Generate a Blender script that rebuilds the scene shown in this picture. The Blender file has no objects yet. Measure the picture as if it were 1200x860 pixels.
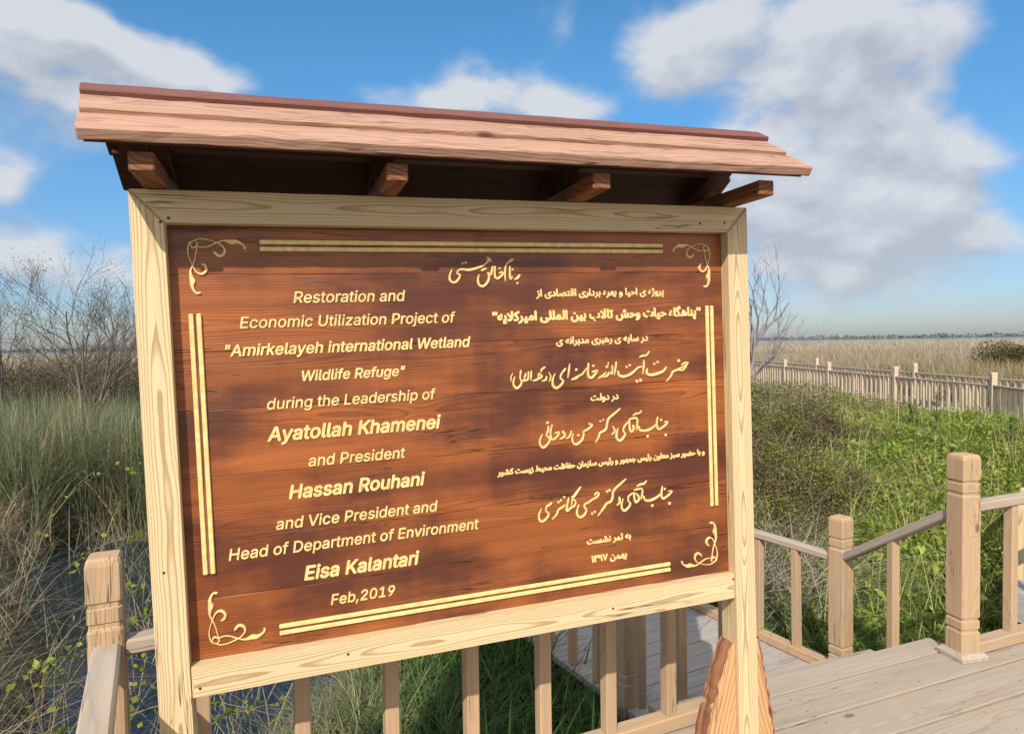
import bpy, math, random
import numpy as np
from mathutils import Vector, Matrix
random.seed(7)
RNG = np.random.default_rng(7)
sc = bpy.context.scene
COL = sc.collection

# ---------------------------------------------------------------- camera
cam = bpy.data.cameras.new('camera')
cam.sensor_width = 36.0
cam.lens = 24.0
cam.clip_start = 0.02
cam.clip_end = 12000
cam_o = bpy.data.objects.new('camera', cam)
COL.objects.link(cam_o)
CR = Vector((9.99872025e-01, -5.79545120e-04, -1.59874516e-02)).normalized()
CF = Vector((0.0, 0.99934362, -0.03622621)).normalized()
CU = CR.cross(CF).normalized()
cam_o.matrix_world = Matrix(((CR.x, CU.x, -CF.x, 0), (CR.y, CU.y, -CF.y, 0), (CR.z, CU.z, -CF.z, 1.5), (0, 0, 0, 1)))
sc.camera = cam_o

# ---------------------------------------------------------------- exposure
sc.view_settings.view_transform = 'Standard'
sc.view_settings.look = 'None'
sc.view_settings.exposure = 0.4
sc.view_settings.gamma = 1.0
sc.view_settings.use_curve_mapping = False

# ---------------------------------------------------------------- sun
SUN_TO = Vector((-0.058, -0.283, 0.240)).normalized()
sun = bpy.data.lights.new('sun', 'SUN')
sun.energy = 4.1
sun.angle = math.radians(0.55)
sun.color = (1.0, 0.92, 0.80)
sun_o = bpy.data.objects.new('sun', sun)
COL.objects.link(sun_o)
sun_o.location = (-2, -15, 14)
sun_o.rotation_euler = (-SUN_TO).to_track_quat('-Z', 'Y').to_euler()

# ---------------------------------------------------------------- sky with clouds
def px_dir(x, y):
    d = CR * ((x - 600) / 800) - CU * ((y - 430) / 800) + CF
    return d.normalized()

def azel(x, y):
    d = px_dir(x, y)
    return math.atan2(d.x, d.y), math.asin(d.z)

# cloud banks: centre and radii (photo scale), weight
CLOUDS = [(40, 60, 150, 62, 1.0), (150, 75, 130, 45, .95), (10, 20, 90, 50, .8), (235, 72, 60, 30, .55), (120, 130, 110, 45, .55),
          (600, 118, 95, 42, 1.05), (535, 95, 55, 45, .8), (460, 118, 40, 26, .5), (670, 125, 50, 30, .75),
          (655, 32, 28, 34, .55),
          (880, 40, 150, 72, 1.1), (1020, 30, 130, 80, 1.1), (780, 60, 80, 60, .6), (1110, 60, 60, 50, .55),
          (960, 130, 130, 70, 1.1), (1050, 150, 80, 50, .8), (880, 165, 60, 45, .7),
          (1000, 225, 160, 55, 1.1), (1110, 205, 80, 52, .95), (920, 260, 130, 55, 1.0), (1040, 285, 150, 48, 1.0),
          (1160, 285, 75, 32, .85), (930, 320, 90, 36, .75), (860, 200, 90, 50, .6),
          (60, 285, 62, 42, .9), (132, 308, 30, 24, .7), (10, 200, 40, 28, .55), (-10, 290, 50, 40, .7),
          (-200, 150, 260, 90, 1.0), (1000, 345, 260, 50, .42), (60, 330, 120, 40, .35), (330, 200, 120, 60, .25), (1380, 120, 180, 90, 1.0), (1450, 300, 200, 60, .9), (300, 250, 70, 30, .5), (-300, 320, 150, 40, .8)]

world = bpy.data.worlds.new('World')
sc.world = world
world.use_nodes = True
wt = world.node_tree
for n in list(wt.nodes):
    wt.nodes.remove(n)

class NT:
    """short-hand for building node trees"""
    def __init__(self, tree):
        self.t = tree
    def n(self, kind, **kw):
        nd = self.t.nodes.new(kind)
        for k, v in kw.items():
            setattr(nd, k, v)
        return nd
    def put(self, sock, v):
        if isinstance(v, bpy.types.NodeSocket):
            self.t.links.new(v, sock)
        elif v is not None:
            sock.default_value = v
    def math(self, op, a, b=None, c=None, clamp=False):
        nd = self.n('ShaderNodeMath', operation=op, use_clamp=clamp)
        for i, v in enumerate((a, b, c)):
            if v is not None:
                self.put(nd.inputs[i], v)
        return nd.outputs[0]
    def vmath(self, op, a, b=None, out=0):
        nd = self.n('ShaderNodeVectorMath', operation=op)
        self.put(nd.inputs[0], a)
        if b is not None:
            self.put(nd.inputs[1], b)
        return nd.outputs[out]
    def noise(self, vec, scale=5, detail=4, rough=.55, dist=0.0, out=0):
        nd = self.n('ShaderNodeTexNoise')
        self.put(nd.inputs['Vector'], vec)
        nd.inputs['Scale'].default_value = scale
        nd.inputs['Detail'].default_value = detail
        nd.inputs['Roughness'].default_value = rough
        nd.inputs['Distortion'].default_value = dist
        return nd.outputs[out]
    def mapping(self, vec, scale=(1, 1, 1), loc=(0, 0, 0)):
        nd = self.n('ShaderNodeMapping')
        self.put(nd.inputs['Vector'], vec)
        nd.inputs['Scale'].default_value = scale
        nd.inputs['Location'].default_value = loc
        return nd.outputs[0]
    def mix(self, f, a, b, blend='MIX'):
        nd = self.n('ShaderNodeMix', data_type='RGBA', blend_type=blend)
        self.put(nd.inputs[0], f)
        self.put(nd.inputs[6], a)
        self.put(nd.inputs[7], b)
        return nd.outputs[2]
    def ramp(self, f, lo, hi, smooth=True):
        nd = self.n('ShaderNodeMapRange', interpolation_type='SMOOTHSTEP' if smooth else 'LINEAR')
        self.put(nd.inputs[0], f)
        nd.inputs[1].default_value = lo
        nd.inputs[2].default_value = hi
        return nd.outputs[0]
    def sep(self, v):
        nd = self.n('ShaderNodeSeparateXYZ')
        self.put(nd.inputs[0], v)
        return nd.outputs
    def comb(self, x, y, z):
        nd = self.n('ShaderNodeCombineXYZ')
        for i, v in enumerate((x, y, z)):
            self.put(nd.inputs[i], v)
        return nd.outputs[0]

def cloud_group():
    g = bpy.data.node_groups.new('cloud_density', 'ShaderNodeTree')
    g.interface.new_socket('P', in_out='INPUT', socket_type='NodeSocketVector')
    g.interface.new_socket('Density', in_out='OUTPUT', socket_type='NodeSocketFloat')
    q = NT(g)
    gi = q.n('NodeGroupInput'); go = q.n('NodeGroupOutput')
    P = gi.outputs[0]
    n1 = q.noise(q.mapping(P, (1, 1.5, 1)), 5.5, 4, .55, 0, 1)
    warp = q.vmath('MULTIPLY', q.vmath('SUBTRACT', n1, (.5, .5, .5)), (.16, .09, 0))
    Q = q.vmath('ADD', P, warp)
    tot = None
    for (x, y, rx, ry, w) in CLOUDS:
        a, e = azel(x, y)
        a2, _ = azel(x + rx * 1.12, y)
        _, e2 = azel(x, y - ry * 1.12)
        v = q.vmath('MULTIPLY', q.vmath('SUBTRACT', Q, (a, e, 0)), (1 / (a2 - a), 1 / (e2 - e), 0))
        r = q.ramp(q.vmath('LENGTH', v, None, 1), 1.35, 0.0)
        s = q.math('MULTIPLY', r, w)
        tot = s if tot is None else q.math('ADD', tot, s)
    f = q.noise(q.mapping(P, (1, 1.45, 1)), 12, 8, .53, .25)
    f2 = q.noise(q.mapping(P, (1, 1.6, 1), (3, 1, 0)), 5, 3, .5)
    m = q.math('ADD', q.math('MULTIPLY', f, 1.25), q.math('MULTIPLY_ADD', f2, .75, -.27))
    d = q.math('MULTIPLY', q.math('MINIMUM', tot, 1.35), m)
    dd = q.math('ADD', d, q.math('MULTIPLY', q.math('SUBTRACT', f, .5), .25))
    q.put(go.inputs[0], dd)
    return g

W = NT(wt)
out = W.n('ShaderNodeOutputWorld')
bg = W.n('ShaderNodeBackground')
SKY_STRENGTH = 0.095
bg.inputs[1].default_value = SKY_STRENGTH
sky = W.n('ShaderNodeTexSky', sky_type='NISHITA')
sky.sun_disc = False
sky.sun_elevation = math.asin(SUN_TO.z)
sky.sun_rotation = math.atan2(SUN_TO.x, SUN_TO.y)
sky.air_density = 1.0
sky.dust_density = 0.6
sky.ozone_density = 2.2
hs = W.n('ShaderNodeHueSaturation')
hs.inputs['Saturation'].default_value = 1.12
hs.inputs['Value'].default_value = 1.12
W.put(hs.inputs['Color'], sky.outputs[0])
tc = W.n('ShaderNodeTexCoord')
sx, sy, sz = W.sep(tc.outputs['Generated'])
air = W.mix(W.ramp(sz, -.02, .36, False), (.54, .56, .76, 1), (.66, 1.06, 1.16, 1))
clear = W.mix(1.0, hs.outputs[0], air, 'MULTIPLY')
az = W.math('ARCTAN2', sx, sy)
el = W.math('ARCSINE', sz)
P = W.comb(az, el, 0)
cg = cloud_group()
c1 = W.n('ShaderNodeGroup'); c1.node_tree = cg; W.put(c1.inputs[0], P)
c2 = W.n('ShaderNodeGroup'); c2.node_tree = cg
W.put(c2.inputs[0], W.vmath('ADD', P, (-.012, .038, 0)))
cov = W.ramp(c1.outputs[0], .09, .78)
cov = W.math('MULTIPLY', cov, W.ramp(el, -.005, .07))
shade = W.math('SUBTRACT', c1.outputs[0], c2.outputs[0])
lit = W.ramp(W.math('SUBTRACT', W.math('ADD', .52, W.math('MULTIPLY', shade, .95)), W.math('MULTIPLY', W.math('SUBTRACT', c2.outputs[0], .75), .42)), .05, .95, False)
ccol = W.mix(lit, (3.9, 4.15, 4.75, 1), (5.7, 5.85, 6.15, 1))
seen = W.mix(W.math('MULTIPLY', cov, .92), clear, ccol)
# unseen broken cloud overhead and behind the viewer, added as neutral fill light
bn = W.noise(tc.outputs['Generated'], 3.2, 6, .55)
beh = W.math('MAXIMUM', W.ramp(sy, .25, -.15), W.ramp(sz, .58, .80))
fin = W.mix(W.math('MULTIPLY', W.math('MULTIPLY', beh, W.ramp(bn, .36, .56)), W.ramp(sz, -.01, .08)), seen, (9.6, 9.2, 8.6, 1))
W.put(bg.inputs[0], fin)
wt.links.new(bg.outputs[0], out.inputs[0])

# ---------------------------------------------------------------- mesh helpers
def link_mesh(name, me, mats=(), parent=None, loc=None):
    o = bpy.data.objects.new(name, me)
    COL.objects.link(o)
    for m in (mats if isinstance(mats, (list, tuple)) else [mats]):
        me.materials.append(m)
    if parent is not None:
        o.parent = parent
    if loc is not None:
        o.location = loc
    return o

def arrays_mesh(name, V, polys, attrs=None, smooth=False):
    """polys: list of (n,k) index arrays; attrs: name -> (N,3) float vectors or (N,4) colours on points"""
    me = bpy.data.meshes.new(name)
    V = np.asarray(V, np.float32)
    me.vertices.add(len(V))
    me.vertices.foreach_set('co', V.ravel())
    polys = [np.asarray(p, np.int32) for p in polys if len(p)]
    loops = np.concatenate([p.ravel() for p in polys])
    tot = np.concatenate([np.full(len(p), p.shape[1], np.int32) for p in polys])
    start = np.concatenate([[0], np.cumsum(tot)[:-1]]).astype(np.int32)
    me.loops.add(len(loops))
    me.loops.foreach_set('vertex_index', loops)
    me.polygons.add(len(tot))
    me.polygons.foreach_set('loop_start', start)
    me.polygons.foreach_set('use_smooth', np.full(len(tot), bool(smooth)))
    for k, a in (attrs or {}).items():
        a = np.asarray(a, np.float32)
        if a.shape[1] == 4:
            at = me.attributes.new(k, 'FLOAT_COLOR', 'POINT')
            at.data.foreach_set('color', a.ravel())
        else:
            at = me.attributes.new(k, 'FLOAT_VECTOR', 'POINT')
            at.data.foreach_set('vector', a.ravel())
    me.update(calc_edges=True)
    me.validate()
    return me

class Timber:
    """collects sawn pieces; every vertex also keeps its place inside the log ('gc': along, across, through)"""
    def __init__(self):
        self.V = []; self.G = []; self.F = {}; self.n = 0
    def _add(self, V, G, faces):
        for f in faces:
            self.F.setdefault(len(f), []).append([i + self.n for i in f])
        self.V += [tuple(v) for v in V]; self.G += [tuple(g) for g in G]; self.n += len(V)
    def sweep(self, p0, p1, w, h, up=(0, 0, 1), ch=.003, seg=1, jit=0.0, profile=None, skew0=0.0, mitre0=0.0, mitre1=0.0, pith=None, jit_edges=None):
        """bar from p0 to p1; w across (side), h along 'up'. profile: list of (s, scale). mitre: end shift per unit of up"""
        p0 = Vector(p0); p1 = Vector(p1)
        L = (p1 - p0).length
        d = (p1 - p0) / L
        up = Vector(up)
        side = d.cross(up).normalized()
        up = side.cross(d).normalized()
        off = (random.uniform(0, 40), random.uniform(-.04, .04), random.uniform(-.10, -.03)) if pith is None else (random.uniform(0, 40),) + tuple(pith)
        if profile is None:
            profile = [(0, 1 - 2 * ch / max(w, h)), (ch / L if ch < L else 0, 1)] + [(k / seg, 1) for k in range(1, seg)] + [(1 - ch / L, 1), (1, 1 - 2 * ch / max(w, h))]
        rings = []
        V = []; G = []; faces = []
        for s, k in profile:
            hw, hh = w / 2 * k, h / 2 * k
            c = min(ch, hw * .45, hh * .45)
            cs = [(-hw + c, -hh), (hw - c, -hh), (hw, -hh + c), (hw, hh - c), (hw - c, hh), (-hw + c, hh), (-hw, hh - c), (-hw, -hh + c)]
            ja = random.uniform(-jit, jit); jb = random.uniform(-jit, jit)
            ring = []
            for (a, b) in cs:
                sh = (1 - s) * (mitre0 * b + skew0 * a) + s * mitre1 * b
                pos = p0 + d * (L * s + sh) + side * (a + ja) + up * (b + jb)
                if jit_edges:
                    pos += up * random.uniform(-jit_edges, jit_edges) + side * random.uniform(-jit_edges, jit_edges) * .5
                ring.append(len(V)); V.append(pos)
                G.append((L * s + sh + off[0], a + off[1], b + off[2]))
            rings.append(ring)
        for r0, r1 in zip(rings, rings[1:]):
            for i in range(8):
                j = (i + 1) % 8
                faces.append((r0[i], r0[j], r1[j], r1[i]))
        faces.append(tuple(reversed(rings[0]))); faces.append(tuple(rings[-1]))
        self._add(V, G, faces)
        return self
    def strip(self, path, w, h, jit):
        """rough strip lying along a path in the x,z plane; w runs along y"""
        off = (random.uniform(0, 40), random.uniform(-.03, .03), -.05)
        V = []; G = []; faces = []; s = 0
        for i, p in enumerate(path):
            p = Vector(p); a = Vector(path[max(i - 1, 0)]); b = Vector(path[min(i + 1, len(path) - 1)])
            d = (b - a).normalized(); n = Vector((-d.z, 0, d.x))
            if i: s += (p - Vector(path[i - 1])).length
            for k in range(8):
                an = math.pi * 2 * k / 8 + .39
                j = random.uniform(-jit, jit)
                V.append(p + Vector((0, 1, 0)) * math.cos(an) * (w * .54 + j) + n * math.sin(an) * (h * .54 + j * .6))
                G.append((s + off[0], math.cos(an) * w / 2 + off[1], math.sin(an) * h / 2 + off[2]))
        for i in range(len(path) - 1):
            for k in range(8):
                j = (k + 1) % 8
                faces.append((i * 8 + k, i * 8 + j, i * 8 + 8 + j, i * 8 + 8 + k))
        self._add(V, G, faces)
        return self
    def prism(self, poly, y0, y1, along=(1, 0), ch=.003):
        """polygon in x,z (counter-clockwise seen from -y) pushed from y0 to y1; grain runs 'along' in x,z"""
        n = len(poly)
        cx = sum(p[0] for p in poly) / n; cz = sum(p[1] for p in poly) / n
        off = (random.uniform(0, 40), random.uniform(-.015, .015), random.uniform(-.012, .004))
        def inset(p, k):
            v = Vector((p[0] - cx, p[1] - cz)); l = v.length
            return (cx + v.x * (1 - k / l), cz + v.y * (1 - k / l))
        V = []; G = []
        for (yy, k) in ((y0, ch * 1.5), (y0 + ch, 0), (y1 - ch, 0), (y1, ch * 1.5)):
            for p in poly:
                q = inset(p, k)
                V.append((q[0], yy, q[1]))
                a = (q[0]) * along[0] + (q[1]) * along[1]; b = -(q[0] - cx) * along[1] + (q[1] - cz) * along[0]
                G.append((a + off[0], b + off[1], yy + off[2]))
        faces = [tuple(range(n)), tuple(reversed(range(3 * n, 4 * n)))]
        for r in range(3):
            for i in range(n):
                j = (i + 1) % n
                faces.append((r * n + j, r * n + i, (r + 1) * n + i, (r + 1) * n + j))
        self._add(V, G, faces)
        return self
    def mesh(self, name):
        return arrays_mesh(name, self.V, [np.array(f) for f in self.F.values()], {'gc': np.array(self.G)})
    def build(self, name, mat, parent=None, local=False):
        if parent is not None and not local:
            l = parent.location
            self.V = [(v[0] - l.x, v[1] - l.y, v[2] - l.z) for v in self.V]
        me = self.mesh(name)
        o = link_mesh(name, me, mat, parent)
        recalc(me)
        return o

def recalc(me):
    import bmesh
    bm = bmesh.new(); bm.from_mesh(me)
    bmesh.ops.recalc_face_normals(bm, faces=bm.faces)
    bm.to_mesh(me); bm.free()

def thing(name, label, cat, loc=(0, 0, 0), group=None, rot=None):
    o = bpy.data.objects.new(name, None)
    COL.objects.link(o)
    o.location = loc
    o.empty_display_size = .2
    if rot is not None:
        o.rotation_euler = rot
    o['label'] = label; o['category'] = cat
    if group: o['group'] = group
    return o

def tag(o, label=None, cat=None, group=None, kind=None):
    if label: o['label'] = label
    if cat: o['category'] = cat
    if group: o['group'] = group
    if kind: o['kind'] = kind
    return o

# ---------------------------------------------------------------- materials
def base_mat(name):
    m = bpy.data.materials.new(name)
    m.use_nodes = True
    t = m.node_tree
    b = t.nodes['Principled BSDF']
    return m, NT(t), b

def wood(name, early, late, ring=.011, contrast=1.0, fibre=.25, knots=.6, rough=.6, tone=.18, crack=0.0, bump=.12, wander=.030, line=(.35, .92), knot_col=None, weather=None, spec=.35, piece_tone=.12, stain=None):
    """growth rings round a pith that wanders along the log, fibres, knots, drying cracks"""
    m, q, b = base_mat(name)
    at = q.n('ShaderNodeAttribute', attribute_name='gc')
    G = at.outputs['Vector']
    X, Y, Z = q.sep(G)
    low = q.noise(q.mapping(G, (1.35, 3.2, 3.2)), 1.0, 2, .5, 0, 1)
    lowv = q.vmath('MULTIPLY', q.vmath('SUBTRACT', low, (.5, .5, .5)), (0, wander * 2, wander * 3.2))
    # knots: sparse cells stretched along the log
    vor = q.n('ShaderNodeTexVoronoi', feature='F1')
    q.put(vor.inputs['Vector'], q.mapping(G, (4.2, 9.0, .4)))
    vor.inputs['Scale'].default_value = 1.0
    kd = vor.outputs['Distance']
    kr = q.n('ShaderNodeSeparateColor'); q.put(kr.inputs[0], vor.outputs['Color'])
    has = q.math('GREATER_THAN', kr.outputs[0], 1 - .55 * knots)
    kn = q.math('MULTIPLY', q.ramp(kd, .42, .0), has)
    core = q.math('MULTIPLY', q.ramp(kd, .15, .06), has)
    P2 = q.vmath('ADD', G, lowv)
    x2, y2, z2 = q.sep(P2)
    r = q.math('SQRT', q.math('ADD', q.math('MULTIPLY', y2, y2), q.math('MULTIPLY', z2, z2)))
    fine = q.noise(q.mapping(G, (6, 40, 40)), 1.0, 3, .6)
    r = q.math('ADD', r, q.math('MULTIPLY', q.math('SUBTRACT', fine, .5), ring * .55))
    r = q.math('ADD', r, q.math('MULTIPLY', kn, .022))
    ph = q.math('FRACT', q.math('DIVIDE', r, ring))
    lw = q.math('MULTIPLY', q.ramp(ph, line[0], line[1]), q.ramp(ph, 1.0, .93))
    lw = q.math('MULTIPLY', lw, contrast, clamp=True)
    fib = q.noise(q.mapping(G, (5, 330, 330)), 1.0, 3, .6)
    fib2 = q.noise(q.mapping(G, (1.6, 45, 45)), 1.0, 4, .62)
    c = q.mix(lw, early + (1,), late + (1,))
    fs = q.math('ADD', 1 - fibre, q.math('MULTIPLY', fib, 2 * fibre))
    fs = q.math('MULTIPLY', fs, q.math('ADD', 1 - tone, q.math('MULTIPLY', fib2, 2 * tone)))
    big = q.noise(q.mapping(G, (.9, 5, 5), (7, 2, 1)), 1.0, 3, .5)
    fs = q.math('MULTIPLY', fs, q.math('ADD', 1 - piece_tone, q.math('MULTIPLY', big, 2 * piece_tone)))
    c = q.mix(1.0, c, q.comb(fs, fs, fs), 'MULTIPLY')
    if stain:
        scol, amt = stain
        O = q.n('ShaderNodeTexCoord').outputs['Object']
        s1 = q.noise(q.mapping(O, (1.5, 0, 5.5), (3.4, 3, .6)), 1.0, 5, .6)
        s2 = q.noise(q.mapping(G, (2.2, 34, 0), (1, 7, 0)), 1.0, 5, .65)
        sm = q.math('ADD', q.math('MULTIPLY', s1, .6), q.math('MULTIPLY', s2, .4))
        c = q.mix(q.math('MULTIPLY', q.ramp(sm, .42, .60), amt), c, scol + (1,))
    kc = knot_col or tuple(v * .35 for v in late)
    c = q.mix(q.math('MULTIPLY', core, .85), c, kc + (1,))
    ckv = None
    if crack > 0:
        cn = q.noise(q.mapping(G, (2.2, 70, 70), (1, 3, 9)), 1.0, 2, .5)
        cm = q.ramp(q.math('ABSOLUTE', q.math('SUBTRACT', cn, .5)), .018, .004)
        gate = q.ramp(q.noise(q.mapping(G, (1.4, 9, 9), (5, 5, 5)), 1.0, 2, .5), .62 - .2 * crack, .72 - .2 * crack)
        ckv = q.math('MULTIPLY', cm, gate)
        c = q.mix(q.math('MULTIPLY', ckv, .8), c, tuple(v * .12 for v in late) + (1,))
    if weather:
        wcol, amt = weather
        wn = q.noise(q.mapping(G, (2.5, 22, 22), (2, 8, 4)), 1.0, 5, .65)
        c = q.mix(q.math('MULTIPLY', q.ramp(wn, .62 - amt * .45, .80 - amt * .25), .85), c, q.mix(fib2, tuple(v * .7 for v in wcol) + (1,), tuple(min(1, v * 1.25) for v in wcol) + (1,)))
    q.put(b.inputs['Base Color'], c)
    rr = q.math('ADD', rough - .1, q.math('MULTIPLY', fib2, .25))
    q.put(b.inputs['Roughness'], rr)
    b.inputs['Specular IOR Level'].default_value = spec
    h = q.math('ADD', q.math('MULTIPLY', fib, .5), q.math('MULTIPLY', lw, .35))
    if ckv is not None:
        h = q.math('SUBTRACT', h, q.math('MULTIPLY', ckv, 2.5))
    bp = q.n('ShaderNodeBump')
    bp.inputs['Strength'].default_value = bump * 2.2
    bp.inputs['Distance'].default_value = .0025
    q.put(bp.inputs['Height'], h)
    q.put(b.inputs['Normal'], bp.outputs[0])
    return m

M = {}
M['frame'] = wood('pale_pine', (.64, .49, .285), (.30, .17, .075), ring=.0036, contrast=.72, line=(.5, .93), fibre=.09, knots=.12, rough=.5, tone=.12, crack=.25, bump=.1, wander=.014)
M['panel'] = wood('stained_pine', (.315, .092, .0235), (.10, .025, .009), ring=.0062, contrast=.5, fibre=.22, knots=1.0, rough=.36, tone=.34, crack=.55, bump=.12, wander=.03, knot_col=(.02, .008, .005), spec=.45, piece_tone=.5, stain=((.075, .021, .013), .92))
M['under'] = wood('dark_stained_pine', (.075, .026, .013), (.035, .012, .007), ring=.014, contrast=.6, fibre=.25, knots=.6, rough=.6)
M['rafter'] = wood('brown_stained_pine', (.23, .088, .036), (.09, .03, .014), ring=.012, contrast=.8, fibre=.25, knots=.5, rough=.6)
M['roof'] = wood('sawn_pink_board', (.40, .235, .17), (.24, .12, .08), ring=.008, contrast=.55, fibre=.3, knots=.7, rough=.75, tone=.2, crack=.7, bump=.25, knot_col=(.12, .05, .03))
M['ridge'] = wood('red_brown_board', (.165, .062, .050), (.10, .036, .03), ring=.012, contrast=.5, fibre=.2, knots=.4, rough=.7, crack=.5)
M['gusset'] = wood('raw_orange_slab', (.56, .33, .16), (.37, .165, .07), ring=.013, contrast=.75, fibre=.35, knots=.8, rough=.8, tone=.25, crack=.5, bump=.4)
M['bark'] = wood('bark_edge', (.30, .135, .065), (.13, .05, .025), ring=.01, contrast=.8, fibre=.5, knots=.8, rough=.9, bump=.6)
M['post'] = wood('pine_post', (.44, .295, .175), (.31, .195, .105), ring=.007, contrast=.4, fibre=.12, knots=.5, rough=.65, crack=.5, weather=((.37, .29, .215), .35))
M['rail'] = wood('weathered_rail', (.40, .315, .24), (.25, .185, .135), ring=.010, contrast=.5, fibre=.3, knots=.4, rough=.8, crack=.6, weather=((.37, .325, .29), .5))
M['deck'] = wood('weathered_deck', (.35, .285, .22), (.24, .185, .135), ring=.009, contrast=.45, fibre=.22, knots=.7, rough=.8, crack=.35, tone=.16, weather=((.34, .30, .255), .45), knot_col=(.12, .08, .05), piece_tone=.16)
M['walk'] = wood('weathered_walk', (.34, .30, .27), (.22, .19, .165), ring=.012, contrast=.4, fibre=.22, knots=.5, rough=.8, crack=.3, weather=((.34, .33, .325), .6))
M['far'] = wood('far_rail_wood', (.50, .40, .29), (.38, .29, .20), ring=.012, contrast=.4, fibre=.2, knots=.3, rough=.8, weather=((.55, .47, .38), .3))
M['fascia'] = wood('pale_fascia', (.56, .53, .48), (.44, .40, .36), ring=.012, contrast=.3, fibre=.2, knots=.2, rough=.8)

def letter_mat():
    m, q, b = base_mat('cream_yellow_paint')
    g = q.n('ShaderNodeTexCoord').outputs['Object']
    n = q.noise(q.mapping(g, (60, 60, 60)), 1.0, 4, .6)
    c = q.mix(q.ramp(n, .3, .75), (.64, .45, .17, 1), (.82, .635, .29, 1))
    q.put(b.inputs['Base Color'], c)
    b.inputs['Roughness'].default_value = .5
    b.inputs['Specular IOR Level'].default_value = .3
    return m
M['letter'] = letter_mat()

def veg_mat(name, trans=.3, rough=.6, spec=.25):
    m = bpy.data.materials.new(name)
    m.use_nodes = True
    q = NT(m.node_tree)
    b = m.node_tree.nodes['Principled BSDF']
    at = q.n('ShaderNodeAttribute', attribute_name='col')
    q.put(b.inputs['Base Color'], at.outputs['Color'])
    b.inputs['Roughness'].default_value = rough
    b.inputs['Specular IOR Level'].default_value = spec
    if trans > 0:
        tr = q.n('ShaderNodeBsdfTranslucent')
        q.put(tr.inputs['Color'], q.mix(.35, at.outputs['Color'], (.5, .6, .08, 1), 'MULTIPLY') if False else at.outputs['Color'])
        mx = q.n('ShaderNodeMixShader')
        mx.inputs[0].default_value = trans
        o = m.node_tree.nodes['Material Output']
        q.t.links.new(b.outputs[0], mx.inputs[1]); q.t.links.new(tr.outputs[0], mx.inputs[2])
        q.t.links.new(mx.outputs[0], o.inputs[0])
    return m
M['leaf'] = veg_mat('leaf_and_blade', .3, .5)
M['dry'] = veg_mat('dry_stalk', .12, .8, .1)
M['twig'] = veg_mat('twig_bark', 0, .85, .1)

# ---------------------------------------------------------------- terrain
def sstep(a, b, x):
    t = np.clip((x - a) / (b - a), 0, 1)
    return t * t * (3 - 2 * t)

def canal(x, y):
    """1 inside the channel left of the deck"""
    wob = .18 * np.sin(y * 1.9 + 1) + .1 * np.sin(y * 4.3)
    left = sstep(-.72 * y - .25, -.66 * y + .1, x + wob * .6)
    right = 1 - sstep(-1.55, -.95, x + .35 * sstep(5, 8, y) + wob)
    front = 1 - sstep(8.1, 8.9, y + wob + .1 * x * 0)
    near = sstep(-4, -2, y)
    return left * right * front * near

def gz(x, y):
    x = np.asarray(x, float); y = np.asarray(y, float)
    r = np.hypot(x, y)
    z = -.78 + .04 * np.sin(x * 1.3 + .5) * np.cos(y * 1.1) + .025 * np.sin(x * 3.7 + y * 2.9)
    z = z + .62 * sstep(4.6, 11.5, y) * sstep(.5, 2.5, x) * (1 - sstep(18, 30, y))
    z = z - .85 * canal(x, y)
    z = z - 1.3 * sstep(300, 340, r) + 1.9 * sstep(640, 800, r)
    return z

def make_ground():
    k = 150
    u = np.linspace(-1, 1, 2 * k + 1)
    s = np.sinh(u * 8.2) / np.sinh(8.2) * 6000
    # denser close by
    xs, ys = np.meshgrid(s, s, indexing='ij')
    ys = ys + 5
    V = np.stack([xs.ravel(), ys.ravel(), gz(xs, ys).ravel()], 1)
    n = 2 * k + 1
    i = np.arange(n * n).reshape(n, n)
    Q = np.stack([i[:-1, :-1].ravel(), i[1:, :-1].ravel(), i[1:, 1:].ravel(), i[:-1, 1:].ravel()], 1)
    m, q, b = base_mat('marsh_soil')
    P = q.n('ShaderNodeNewGeometry').outputs['Position']
    n1 = q.noise(P, .7, 6, .6); n2 = q.noise(P, 9, 5, .65)
    c = q.mix(q.ramp(n1, .35, .65), (.035, .030, .018, 1), (.085, .068, .040, 1))
    c = q.mix(q.ramp(n2, .45, .7), c, (.055, .065, .022, 1))
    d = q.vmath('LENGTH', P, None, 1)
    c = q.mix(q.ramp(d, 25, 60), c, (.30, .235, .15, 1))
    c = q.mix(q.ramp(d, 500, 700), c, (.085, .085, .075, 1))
    q.put(b.inputs['Base Color'], c)
    b.inputs['Roughness'].default_value = .95
    bp = q.n('ShaderNodeBump'); bp.inputs['Strength'].default_value = .6; bp.inputs['Distance'].default_value = .03
    q.put(bp.inputs['Height'], n2); q.put(b.inputs['Normal'], bp.outputs[0])
    o = link_mesh('ground', arrays_mesh('ground', V, [Q], smooth=True), m)
    tag(o, 'brown marsh soil under the grass and reeds', None, None, 'structure')

def make_water():
    m, q, b = base_mat('marsh_water')
    b.inputs['Base Color'].default_value = (.018, .025, .034, 1)
    b.inputs['Roughness'].default_value = .06
    b.inputs['IOR'].default_value = 1.33
    P = q.n('ShaderNodeNewGeometry').outputs['Position']
    n = q.noise(q.mapping(P, (1, 1, 1)), 5.5, 3, .5)
    bp = q.n('ShaderNodeBump'); bp.inputs['Strength'].default_value = .32; bp.inputs['Distance'].default_value = .03
    q.put(bp.inputs['Height'], n); q.put(b.inputs['Normal'], bp.outputs[0])
    V = [(-6000, -6000, -1.0), (6000, -6000, -1.0), (6000, 6000, -1.0), (-6000, 6000, -1.0)]
    o = link_mesh('water', arrays_mesh('water', V, [[(0, 1, 2, 3)]]), m)
    tag(o, 'dark still water of the channel and the lake', None, None, 'structure')

make_ground()
make_water()

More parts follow.
